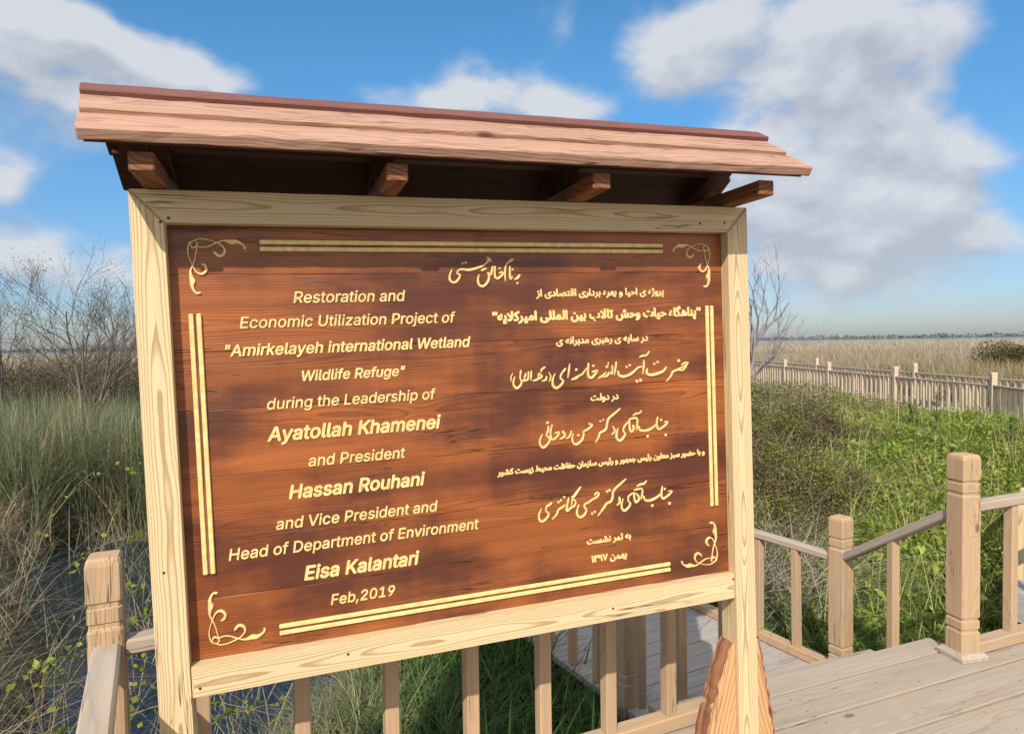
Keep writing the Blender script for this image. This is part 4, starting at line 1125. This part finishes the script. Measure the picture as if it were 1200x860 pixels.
def grass_field():
    # bright bank on the right
    parts = []
    x, y = wedge(150000, .36, .98, 4.3, 13.2, 1.05)
    k = free(x, y) & (RNG.random(len(x)) < .35 + .9 * clump(x, y, 1.4, 2)) & (mound(x, y) < .14 + .1 * RNG.random(len(x)))
    x, y = x[k], y[k]; n = len(x)
    cl = clump(x, y, .9, 5)
    h = (.08 + .17 * RNG.random(n) ** 1.3 + .10 * cl) * (1 + .25 * sstep(8, 12, y))
    c = pick(GREENS, n)
    cd = pick(OLIVE, n)
    f = sstep(.60, .9, clump(x, y, 1.1, 9))[:, None]
    c = c * (1 - f * .8) + cd * f * .8
    P = np.stack([x, y, gz(x, y) - .02], 1)
    parts.append(blades(P, h, .009 + .006 * RNG.random(n), RNG.uniform(0, .5, n), RNG.uniform(.1, 1.1, n), 3, c))
    # tufts that stand out of the turf
    nt, each = 5200, 22
    tx, ty = wedge(nt, .38, .98, 4.4, 13, 1.05)
    k = free(tx, ty) & (mound(tx, ty) < .25); tx, ty = tx[k], ty[k]; nt = len(tx)
    i = np.repeat(np.arange(nt), each); n = len(i)
    th = RNG.uniform(.16, .46, nt); az = RNG.uniform(0, 2 * np.pi, n)
    tc_ = pick(GREENS + [(.30, .27, .10), (.10, .15, .03)], nt, .2)
    rr = RNG.random(n) * .035
    P = np.stack([tx[i] + rr * np.cos(az), ty[i] + rr * np.sin(az), gz(tx[i], ty[i]) - .01], 1)
    parts.append(blades(P, th[i] * RNG.uniform(.6, 1.15, n), .007 + .008 * RNG.random(n), RNG.uniform(.1, .5, n), RNG.uniform(.2, 1.2, n), 4, np.clip(tc_[i] * RNG.uniform(.8, 1.2, (n, 1)), 0, 1), az=az))
    # darker lush grass below the rails
    x, y = wedge(34000, .10, .95, 3.3, 5.8, 1.2)
    k = free(x, y); x, y = x[k], y[k]; n = len(x)
    P = np.stack([x, y, gz(x, y) - .02], 1)
    parts.append(blades(P, .16 + .26 * RNG.random(n), .014 + .012 * RNG.random(n), RNG.uniform(0, .5, n), RNG.uniform(.2, 1.2, n), 3, pick(DARKG, n)))
    # between the deck railing and the boardwalk
    x, y = wedge(60000, -.42, .27, 2.6, 7.5, 1.1)
    k = free(x, y) & (x > -1.35 + .25 * np.sin(y * 3)); x, y = x[k], y[k]; n = len(x)
    k2 = sstep(-.9, -.2, x + .4 * clump(x, y, 2.1, 3))
    P = np.stack([x, y, gz(x, y) - .02], 1)
    c = pick(DARKG, n) * k2[:, None] + pick(TAN + REED, n) * (1 - k2[:, None])
    parts.append(blades(P, .2 + .34 * RNG.random(n) * (.6 + .4 * k2), .010 + .018 * RNG.random(n) * k2, RNG.uniform(0, .5, n), RNG.uniform(.2, 1.3, n), 3, c))
    # rougher grass further back, behind the sign and along the lower boardwalk
    x, y = wedge(70000, -.45, .34, 6.5, 16, .9)
    k = free(x, y) & (canal(x, y) < .2) & (RNG.random(len(x)) < .25 + 1.0 * clump(x, y, 1.2, 6)); x, y = x[k], y[k]; n = len(x)
    P = np.stack([x, y, gz(x, y) - .02], 1)
    c = pick(OLIVE + REED, n); g = pick(GREENS, n)
    f = (sstep(.45, .75, clump(x, y, .8, 1)))[:, None]
    parts.append(blades(P, (.2 + .4 * RNG.random(n)) * (.6 + .7 * clump(x, y, 1.1, 3)), .010 + .010 * RNG.random(n), RNG.uniform(0, .5, n), RNG.uniform(.1, 1.1, n), 3, c * (1 - f) + g * f))
    o = veg_obj('grass', merge(*parts), M['leaf'])
    tag(o, 'green grass covering the banks beside the deck', 'grass', None, 'stuff')
    # feathery leaflets among the bright grass
    x, y = wedge(150000, .40, .98, 4.8, 12.6, 1.05)
    k = free(x, y) & (RNG.random(len(x)) < 1.4 * clump(x, y, 1.2, 4)) & (mound(x, y) < .2); x, y = x[k], y[k]; n = len(x)
    z = gz(x, y) + RNG.uniform(.05, .20, n) + .14 * clump(x, y, .9, 5)
    o = veg_obj('ground_cover', leaves(np.stack([x, y, z], 1), np.where(RNG.random(n) < .2, RNG.uniform(.05, .11, n), RNG.uniform(.018, .045, n)), pick(GREENS + [(.10, .16, .03), (.17, .30, .035), (.20, .32, .05)], n, .22), .5), M['leaf'])
    tag(o, 'small bright green herbs mixed into the grass of the right bank', 'herbs', None, 'stuff')
    # straw coloured stalks
    x, y = wedge(1500, .36, .98, 4.6, 13, 1.0)
    k = free(x, y); x, y = x[k], y[k]; n = len(x)
    P = np.stack([x, y, gz(x, y)], 1)
    o = veg_obj('dry_stalks', blades(P, RNG.uniform(.35, .95, n), .006 + .005 * RNG.random(n), RNG.uniform(-.2, .5, n), RNG.uniform(0, .6, n), 4, pick([(.34, .33, .13), (.40, .34, .19), (.24, .27, .09)], n)), M['dry'])
    tag(o, 'thin straw coloured stalks standing in the right bank grass', 'dry stalks', None, 'stuff')

grass_field()

def bramble_mass():
    parts = []; tw = []
    n = 210000
    x, y = wedge(n, .27, .56, 5.3, 13, 1.0)
    h = mound(x, y)
    k = free(x, y) & (h > .05) & (RNG.random(n) < .30 + .9 * clump(x, y, 3.1, 8)); x, y, h = x[k], y[k], h[k]; n = len(x)
    z = gz(x, y) + h * (1 - .5 * RNG.random(n) ** 1.5) + RNG.normal(0, .035, n)
    cl = clump(x, y, 1.9, 3)
    c = pick(OLIVE, n, .25); g = pick(GREENS, n) * .8
    f = (sstep(.42, .78, cl) * (RNG.random(n) < .75))[:, None]
    parts.append(leaves(np.stack([x, y, z], 1), RNG.uniform(.018, .045, n), c * (1 - f) + g * f, .6))
    x, y = wedge(8500, .27, .56, 5.3, 13, 1.0)
    h = mound(x, y); k = free(x, y) & (h > .05); x, y, h = x[k], y[k], h[k]; m = len(x)
    P = np.stack([x, y, gz(x, y) + h * .5], 1)
    tw.append(blades(P, RNG.uniform(.15, .5, m), RNG.uniform(.004, .008, m), RNG.uniform(.2, 1.0, m), RNG.uniform(.2, 1.4, m), 4, pick(GREY + [(.14, .09, .06), (.20, .14, .09)], m)))
    o = veg_obj('bramble_thicket', merge(*parts), M['leaf'])
    tag(o, 'brown green bramble thicket right of the sign', 'brambles', None, 'stuff')
    o = veg_obj('bramble_canes', merge(*tw), M['twig'])
    tag(o, 'thin bare canes tangled in the bramble thicket', 'brambles', None, 'stuff')
    x, y = wedge(70000, .27, .72, 11, 30, .9)
    k = free(x, y) & (x < 8.9 - .25) & (RNG.random(len(x)) < .2 + .9 * clump(x, y, .9, 3)) & ((x / y < .60 + .06 * np.sin(y * 3)) | (y > 14)); x, y = x[k], y[k]; n = len(x)
    hh = .45 * (.35 + .95 * clump(x, y, 1.3, 7)) * (1 - .55 * sstep(.46, .56, x / y))
    z = gz(x, y) + hh * (1 - .6 * RNG.random(n) ** 1.4)
    o = veg_obj('scrub', leaves(np.stack([x, y, z], 1), RNG.uniform(.03, .08, n), np.where((RNG.random(n) < .35 + .4 * (x / y > .47))[:, None], pick(GREENS, n) * .8, pick(OLIVE + TAN, n)), .5), M['leaf'])
    tag(o, 'low olive scrub in front of the far boardwalk', 'scrub', None, 'stuff')
    # dead branches heaped by the lower railing
    n = 620
    x, y = wedge(n, .30, .46, 4.7, 6.2, 1.0)
    k = free(x, y); x, y = x[k], y[k]; n = len(x)
    P = np.stack([x, y, gz(x, y) + RNG.uniform(0, .45, n)], 1)
    o = veg_obj('dry_brush', blades(P, RNG.uniform(.2, .65, n), RNG.uniform(.003, .008, n), RNG.uniform(.4, 1.8, n), RNG.uniform(.3, 1.5, n), 6, pick(GREY + [(.36, .32, .27)], n)), M['twig'])
    tag(o, 'heap of dead grey branches behind the lower railing', 'dry brush', None, 'stuff')

bramble_mass()

def left_side():
    # reeds across the channel
    x, y = wedge(64000, -.95, -.10, 8.2, 13.5, 1.0)
    k = free(x, y) & (canal(x, y) < .3); x, y = x[k], y[k]; n = len(x)
    P = np.stack([x, y, gz(x, y) - .05], 1)
    h = (1.15 + .75 * RNG.random(n)) * (.75 + .4 * clump(x, y, 1.3, 1))
    c = pick(REED, n); t = pick(TAN, n)
    f = (RNG.random(n) < .14 + .35 * sstep(.5, .8, clump(x, y, 1.1, 7)))[:, None]
    o = veg_obj('reeds', blades(P, h, .010 + .010 * RNG.random(n), RNG.uniform(-.1, .25, n), RNG.uniform(0, .7, n), 4, np.where(f, t, c)), M['leaf'])
    tag(o, 'grey green reeds across the channel left of the sign', 'reeds', None, 'stuff')
    # dry growth on the left bank and at the water's edge
    x, y = wedge(20000, -1.05, -.56, 3.0, 9.6, 1.0)
    k = (canal(x, y) < .5) & ((y > 6.6) | (RNG.random(len(x)) < .25)) & ((x / y < -.80) | (y > 7.6)); x, y = x[k], y[k]; n = len(x)
    P = np.stack([x, y, np.maximum(gz(x, y), -1.0) + RNG.uniform(0, .25, n)], 1)
    o = veg_obj('dry_grass', blades(P, RNG.uniform(.2, .75, n), .004 + .004 * RNG.random(n), RNG.uniform(0, .7, n), RNG.uniform(.1, 1.4, n), 4, pick(TAN + GREY + [(.16, .15, .07)], n)), M['dry'])
    tag(o, 'tangled dry grass on the bank at the left edge', 'dry grass', None, 'stuff')
    # reeds standing in the channel close to the deck
    x, y = wedge(3400, -.86, -.30, 3.2, 8.4, 1.0)
    k = free(x, y) & (RNG.random(len(x)) < .15 + 1.1 * sstep(.45, .75, clump(x, y, 2.2, 4))); x, y = x[k], y[k]; n = len(x)
    P = np.stack([x, y, np.full(n, -1.1)], 1)
    o = veg_obj('water_reeds', blades(P, RNG.uniform(.25, .95, n), .005 + .006 * RNG.random(n), RNG.uniform(-.1, .5, n), RNG.uniform(0, 1.1, n), 4, pick(REED + TAN + GREY, n)), M['leaf'])
    tag(o, 'sparse stalks standing in the dark channel water', 'reeds', None, 'stuff')
    # brown marsh scrub further back on the left, and reed field behind
    x, y = wedge(78000, -1.05, .25, 13, 34, .8)
    k = free(x, y); x, y = x[k], y[k]; n = len(x); cl = clump(x, y, .45, 2)
    P = np.stack([x, y, gz(x, y)], 1)
    h = (1.2 + .8 * RNG.random(n)) * (.62 + .65 * cl)
    o = veg_obj('marsh_scrub', blades(P, h, .014 + .02 * RNG.random(n), RNG.uniform(-.2, .4, n), RNG.uniform(0, .8, n), 3, pick([(.11, .085, .045), (.14, .11, .06), (.09, .085, .035), (.16, .13, .08), (.075, .065, .035)], n)), M['dry'])
    tag(o, 'brown marsh scrub stretching back on the left', 'scrub', None, 'stuff')
    x, y = wedge(65000, -1.1, 1.15, 75, 310, .55)
    n = len(x)
    P = np.stack([x, y, gz(x, y)], 1)
    h = (.8 + .5 * RNG.random(n)) * (.75 + .4 * clump(x, y, .09, 4)) * (1.0 - .25 * sstep(80, 200, y))
    o = veg_obj('reed_field', blades(P, h, .10 + .12 * RNG.random(n), RNG.uniform(-.1, .2, n), RNG.uniform(0, .2, n), 2, pick([(.36, .30, .235), (.31, .255, .20), (.40, .34, .27), (.27, .225, .17)], n)), M['dry'])
    tag(o, 'farthest pale reeds along the lake edge', 'reeds', None, 'stuff')
    x, y = wedge(95000, -1.1, 1.15, 26, 80, .75)
    k = free(x, y) & ~((y < 34) & (x < 8.9 + FW + .5)); x, y = x[k], y[k]; n = len(x)
    P = np.stack([x, y, gz(x, y)], 1)
    h = (1.0 + .45 * RNG.random(n)) * (.8 + .35 * clump(x, y, .25, 4)) * (1.0 - .12 * sstep(40, 80, y))
    o = veg_obj('reed_field', blades(P, h, .03 + .035 * RNG.random(n), RNG.uniform(-.1, .2, n), RNG.uniform(0, .3, n), 2, pick([(.34, .275, .195), (.28, .225, .155), (.38, .315, .235), (.22, .18, .12)], n)), M['dry'])
    tag(o, 'pale beige reed field reaching to the lake', 'reeds', None, 'stuff')
    x, y = wedge(42000, .36, 1.15, 13.5, 27, .9)
    k = free(x, y) & (x > 8.9 + FW + .5); x, y = x[k], y[k]; n = len(x)
    P = np.stack([x, y, gz(x, y)], 1)
    h = (.75 + .45 * RNG.random(n)) * (.75 + .4 * clump(x, y, .5, 4))
    o = veg_obj('reed_field', blades(P, h, .016 + .02 * RNG.random(n), RNG.uniform(-.1, .25, n), RNG.uniform(0, .4, n), 3, pick([(.38, .30, .19), (.32, .24, .15), (.24, .20, .10), (.17, .16, .07)], n)), M['dry'])
    tag(o, 'reeds standing behind the far boardwalk', 'reeds', None, 'stuff')
    # far shore
    nt = 1500; each = 34; n = nt * each
    tth = RNG.uniform(-1.1, 1.1, nt); tr = RNG.uniform(830, 1000, nt)
    th_ = .6 + 1.2 * clump(tth * 60, tr * .01, 1.0, 2) + 3.0 * RNG.random(nt) ** 5
    tw_ = RNG.uniform(3, 9, nt)
    i = np.repeat(np.arange(nt), each)
    x = tr[i] * np.sin(tth[i]) + RNG.normal(0, .45, n) * tw_[i]; y = tr[i] * np.cos(tth[i]) + RNG.normal(0, 1, n)
    hh = th_[i]
    P = np.stack([x, y, gz(x, y) - .3], 1)
    o = veg_obj('far_shore_trees', leaves(P + np.array([0, 0, 1.0]) * (hh * RNG.random(n) ** 1.3)[:, None], 1.5 + 1.5 * RNG.random(n), pick([(.20, .205, .205), (.23, .225, .22), (.18, .185, .19)], n, .05), .9, .3), M['twig'])
    tag(o, 'thin line of trees on the far shore of the lake', 'trees', None, 'stuff')

left_side()

# ---------------------------------------------------------------- trees and shrubs
def tube(path, rad, V, Q, sides=4):
    n0 = len(V); m = len(path)
    for i in range(m):
        a = path[max(i - 1, 0)]; b = path[min(i + 1, m - 1)]
        d = (b - a).normalized()
        s = d.cross(Vector((.3, .9, .2))).normalized(); u = s.cross(d)
        for k in range(sides):
            an = 2 * math.pi * k / sides
            V.append(tuple(path[i] + (s * math.cos(an) + u * math.sin(an)) * rad[i]))
    for i in range(m - 1):
        for k in range(sides):
            j = (k + 1) % sides
            Q.append((n0 + i * sides + k, n0 + i * sides + j, n0 + (i + 1) * sides + j, n0 + (i + 1) * sides + k))

def grow(start, d, length, rad, depth, V, Q, tips, spread=.6, kids=(3, 5), up=.25, shrink=.62, rnd=None, minr=.003):
    rnd = rnd or random
    seg = 4 if depth > 1 else 3
    path = [start.copy()]; rads = [rad]
    p = start.copy(); dd = d.copy()
    for i in range(seg):
        dd = (dd + Vector((rnd.gauss(0, .16), rnd.gauss(0, .16), rnd.gauss(0, .12) + up * .12))).normalized()
        p = p + dd * (length / seg)
        path.append(p.copy()); rads.append(rad * (1 - .55 * (i + 1) / seg))
    tube(path, rads, V, Q, 5 if depth > 2 else 3)
    tips.append(p.copy())
    if depth == 0:
        return
    for k in range(rnd.randint(*kids)):
        f = rnd.uniform(.3, 1.0)
        i = min(seg - 1, int(f * seg)); fr = f * seg - i
        q = path[i].lerp(path[i + 1], fr)
        ax = Vector((rnd.gauss(0, 1), rnd.gauss(0, 1), rnd.gauss(0, .6))).normalized()
        nd = (dd + ax * spread * rnd.uniform(.7, 1.5) + Vector((0, 0, up))).normalized()
        grow(q, nd, length * shrink * rnd.uniform(.75, 1.2), max(rads[i] * .6, minr), depth - 1, V, Q, tips, spread, kids, up, shrink, rnd, minr)

def bare_tree(label, base, height, rad, seed, lean=(0, 0), depth=4, spread=.6, kids=(3, 4), col=((.16, .125, .10), (.20, .165, .13)), leafcol=None, nleaf=0, leafsize=.02, stems=1, group='bare trees', shrink=.62, up=.25, minr=None):
    rnd = random.Random(seed)
    b = Vector(base)
    root = thing('bare_tree', label, 'tree', b, group)
    Vt = []; Qt = []; Vc = []; Qc = []; tips = []
    for s in range(stems):
        d = Vector((lean[0] + rnd.gauss(0, .22 * (stems > 1)), lean[1] + rnd.gauss(0, .22 * (stems > 1)), 1)).normalized()
        # trunk
        path = [Vector((0, 0, -.1))]; rads = [rad * 1.15]
        p = path[0].copy(); dd = d.copy()
        L = height * .42
        for i in range(6):
            dd = (dd + Vector((rnd.gauss(0, .08), rnd.gauss(0, .08), 0))).normalized()
            p = p + dd * (L / 6); path.append(p.copy()); rads.append(rad * (1 - .09 * (i + 1)))
        tube(path, rads, Vt, Qt, 7)
        for k in range(rnd.randint(4, 6)):
            i = rnd.randint(2, 5)
            q = path[i].lerp(path[i + 1], rnd.random()) if k else path[-1]
            ax = Vector((rnd.gauss(0, 1), rnd.gauss(0, 1), rnd.gauss(0, .3))).normalized()
            nd = (dd + ax * spread * 1.1 + Vector((0, 0, .15))).normalized() if k else dd
            grow(q, nd, height * .34 * rnd.uniform(.75, 1.15), rad * .5, depth - 1, Vc, Qc, tips, spread, kids, up, shrink, rnd)
    def tree_mesh(nm, V, Q):
        V = np.array(V)
        C = np.ones((len(V), 4)); C[:, :3] = pick(col, len(V), .08)
        return arrays_mesh(nm, V, [np.array(Q)], {'col': C}, smooth=True)
    link_mesh('trunk', tree_mesh('trunk', Vt, Qt), M['twig'], root)
    crown = link_mesh('crown', tree_mesh('crown', Vc, Qc), M['twig'], root)
    if nleaf:
        T = np.array([tuple(t) for t in tips]); idx = RNG.integers(0, len(T), nleaf)
        P = T[idx] + RNG.normal(0, .07, (nleaf, 3))
        veg_obj('foliage', leaves(P, RNG.uniform(.5, 1.2, nleaf) * leafsize, pick(leafcol, nleaf), .35), M['leaf'], root)
    return root

def at(px, Y):
    u = (px - 600) / 800
    return u * Y, Y
def base_pt(px, Y):
    x, y = at(px, Y)
    return (x, y, float(gz(x, y)))

bare_tree('feathery bare tree left of the sign, nearest to its post', base_pt(78, 11.0), 4.3, .045, 3, (.05, 0), depth=4, spread=.62, kids=(4, 5), stems=2, leafcol=[(.12, .11, .06), (.16, .13, .08), (.10, .11, .05)], nleaf=5200, leafsize=.035, col=((.13, .105, .085), (.18, .15, .125)))
bare_tree('feathery bare tree cut by the left edge of the photo', base_pt(12, 11.8), 4.1, .045, 8, (-.08, 0), depth=4, spread=.6, kids=(3, 5), stems=2, leafcol=[(.12, .11, .06), (.16, .13, .08)], nleaf=2600, leafsize=.032, col=((.12, .10, .08), (.17, .14, .115)))
bare_tree('leafless grey tree beside the right post of the sign', base_pt(862, 13.5), 4.0, .06, 21, (.16, 0), depth=4, spread=.55, kids=(3, 4), stems=2, col=((.17, .15, .15), (.22, .20, .20)))

def bush(label, base, rx, ry, h, n, cols, size, seed, group=None, tn=140, name='bush'):
    b = np.array(base)
    root = thing(name, label, 'bush', base, group)
    rng = np.random.default_rng(seed)
    lob = [(rng.uniform(-.6, .6) * rx, rng.uniform(-.6, .6) * ry, rng.uniform(.35, .75) * h, rng.uniform(.3, .55)) for _ in range(12)]
    Ps = []
    for (lx, ly, lz, lr) in lob:
        m = n // len(lob)
        v = rng.normal(0, 1, (m, 3)); v /= np.linalg.norm(v, axis=1)[:, None]
        rr = (rng.random(m) ** .45)[:, None]
        Ps.append(np.array([lx, ly, lz]) + v * rr * np.array([rx * lr, ry * lr, h * lr]))
    P = np.concatenate(Ps); P = P[P[:, 2] > .02]
    P[:, 2] = np.minimum(P[:, 2], h * (1.05 + .1 * rng.random(len(P))))
    d = leaves(P, rng.uniform(.6, 1.3, len(P)) * size, pick(cols, len(P), .2), .55)
    veg_obj('foliage', d, M['leaf'], root)
    B = np.stack([rng.normal(0, rx * .25, tn), rng.normal(0, ry * .25, tn), np.zeros(tn)], 1)
    veg_obj('stems', blades(B, rng.uniform(.5, 1.0, tn) * h, rng.uniform(.012, .03, tn), rng.uniform(0, .5, tn), rng.uniform(0, .4, tn), 3, pick(GREY, tn)), M['twig'], root)
    return root

bush('dark olive bush beyond the far boardwalk at the right edge', base_pt(1190, 23), 2.4, 1.6, 1.55, 26000, [(.075, .07, .022), (.10, .085, .03), (.055, .055, .02), (.12, .10, .04)], .07, 4)
bush('brown twiggy bush under the feathery tree left of the sign', base_pt(95, 12.5), 1.6, 1.0, 1.85, 9000, [(.11, .09, .045), (.085, .08, .035), (.14, .11, .06)], .045, 6)
bush('brown twiggy bush at the left edge behind the reeds', base_pt(15, 14.0), 1.5, 1.0, 1.7, 7000, [(.12, .095, .055), (.10, .085, .045), (.15, .12, .075)], .045, 9)

for i, (lab, px, Y, rx, h) in enumerate((
        ('dark olive bush behind the reeds, touching the sign post', 142, 14.5, 1.5, 2.15),
        ('broad brown bush behind the reeds at the left edge', -15, 13.2, 1.4, 2.0),
        ('low olive bush between the two feathery trees', 48, 13.6, 1.3, 1.75),
        ('distant brown bush above the left reeds', 100, 18.5, 2.4, 2.1),
        ('distant olive bush at the far left above the reeds', 20, 20.0, 2.8, 2.0))):
    bush(lab, base_pt(px, Y), rx, 1.0, h, 9000, [(.10, .085, .042), (.075, .072, .032), (.13, .105, .058), (.09, .10, .04)], .05, 40 + i, tn=260)

def bramble_shoot(label, base, seed, n_canes=4, reach=1.2, leafcol=((.20, .24, .03), (.14, .19, .03), (.25, .27, .05)), h=1.0, leaf=.06, lean=(0, 0)):
    rnd = random.Random(seed)
    root = thing('bramble', label, 'bramble', base, 'yellow green brambles at the left edge')
    V = []; Q = []; LP = []
    for c in range(n_canes):
        p = Vector((rnd.uniform(-.15, .15), rnd.uniform(-.15, .15), -.05))
        an = rnd.uniform(0, 2 * math.pi)
        d = Vector((math.cos(an) * .4 + lean[0], math.sin(an) * .4 + lean[1], 1.2)).normalized()
        path = [p.copy()]; rads = [.006]
        m = 14
        for i in range(m):
            d = (d + Vector((math.cos(an) * .07, math.sin(an) * .07, -.11)) + Vector((rnd.gauss(0, .06), rnd.gauss(0, .06), rnd.gauss(0, .04)))).normalized()
            p = p + d * (h * rnd.uniform(.9, 1.1) * 1.5 / m)
            path.append(p.copy()); rads.append(.006 * (1 - .75 * (i + 1) / m))
            if i > 3:
                for _ in range(rnd.randint(1, 4)):
                    LP.append(tuple(p + Vector((rnd.gauss(0, .035), rnd.gauss(0, .035), rnd.gauss(0, .03)))))
        tube(path, rads, V, Q, 4)
    V = np.array(V); C = np.ones((len(V), 4)); C[:, :3] = pick(((.16, .10, .06), (.22, .17, .10)), len(V), .1)
    link_mesh('stem', arrays_mesh('stem', V, [np.array(Q)], {'col': C}, smooth=True), M['twig'], root)
    LP = np.array(LP)
    veg_obj('foliage', leaves(LP, RNG.uniform(.6, 1.3, len(LP)) * leaf, pick(leafcol, len(LP), .15), .75), M['leaf'], root)

def gp(px, Y):
    x, y = at(px, Y)
    return (x, y, max(float(gz(x, y)), -1.0))
bramble_shoot('yellow green bramble shoot lowest at the left edge by the handrail', gp(30, 2.9), 1, 5, h=.85, leaf=.05)
bramble_shoot('yellow green bramble hanging over the channel beside the left corner post', gp(70, 3.5), 2, 5, h=.95, leaf=.05)
bramble_shoot('yellow green bramble at the left edge below the reeds', gp(5, 3.6), 3, 6, h=1.25, leaf=.055)
bramble_shoot('leafy yellow green bramble at the bottom left corner of the photo', gp(-5, 2.7), 11, 7, h=.8, leaf=.055)
bramble_shoot('tallest yellow green bramble, before the dry grass at the left edge', gp(10, 5.2), 13, 8, h=1.5, leaf=.06)
bramble_shoot('yellow green bramble between the reeds and the left corner post', gp(25, 4.6), 5, 6, h=1.25, leaf=.055)

def strap_plant(label, base, n, h, seed, cols=((.13, .20, .05), (.17, .24, .07))):
    rng = np.random.default_rng(seed)
    P = np.stack([rng.normal(0, .03, n), rng.normal(0, .03, n), np.full(n, -.02)], 1)
    d = blades(P, rng.uniform(.7, 1.1, n) * h, rng.uniform(.022, .036, n), rng.uniform(.05, .35, n), rng.uniform(.1, .7, n), 6, pick(cols, n))
    o = veg_obj('strap_leaf_plant', d, M['leaf'])
    o.location = base
    tag(o, label, 'plant', 'broad leaved plants under the sign')
strap_plant('upright broad leaved plant between the balusters under the sign centre', gp(588, 3.0), 9, .74, 2)
strap_plant('broad leaved plant under the left half of the sign', gp(388, 2.75), 10, .70, 3)
strap_plant('small broad leaved plant right of the middle balusters', gp(680, 3.1), 7, .6, 4)
strap_plant('pale strap leaves beside the leftmost baluster', gp(335, 2.9), 7, .5, 5, ((.24, .25, .10), (.18, .22, .07)))

def thistle(label, base, h, seed, group='dark weeds on the right bank'):
    rng = np.random.default_rng(seed)
    root = thing('tall_weed', label, 'weed', base, group)
    n = 60
    z = rng.random(n) * h
    P = np.stack([rng.normal(0, .01, n), rng.normal(0, .01, n), z], 1)
    veg_obj('foliage', blades(P, rng.uniform(.12, .26, n) * (1.2 - .6 * z / h), rng.uniform(.012, .03, n), rng.uniform(.5, 1.2, n), rng.uniform(.2, .9, n), 4, pick([(.13, .19, .055), (.16, .22, .06), (.09, .13, .04)], n)), M['leaf'], root)
    V = []; Q = []
    tube([Vector((0, 0, -.05)), Vector((.01, 0, h * .5)), Vector((0, .01, h))], [.012, .009, .004], V, Q, 5)
    C = np.ones((len(V), 4)); C[:, :3] = (.08, .10, .04)
    link_mesh('stem', arrays_mesh('stem', V, [np.array(Q)], {'col': C}, smooth=True), M['twig'], root)
thistle('dark leafy weed left of the far corner post', base_pt(1098, 10.4), .85, 1)
thistle('dark leafy weed below the boardwalk at the right edge', base_pt(1186, 9.8), .6, 2)
thistle('low dark weed near the foot of the long far railing', base_pt(1068, 11.3), .5, 3)
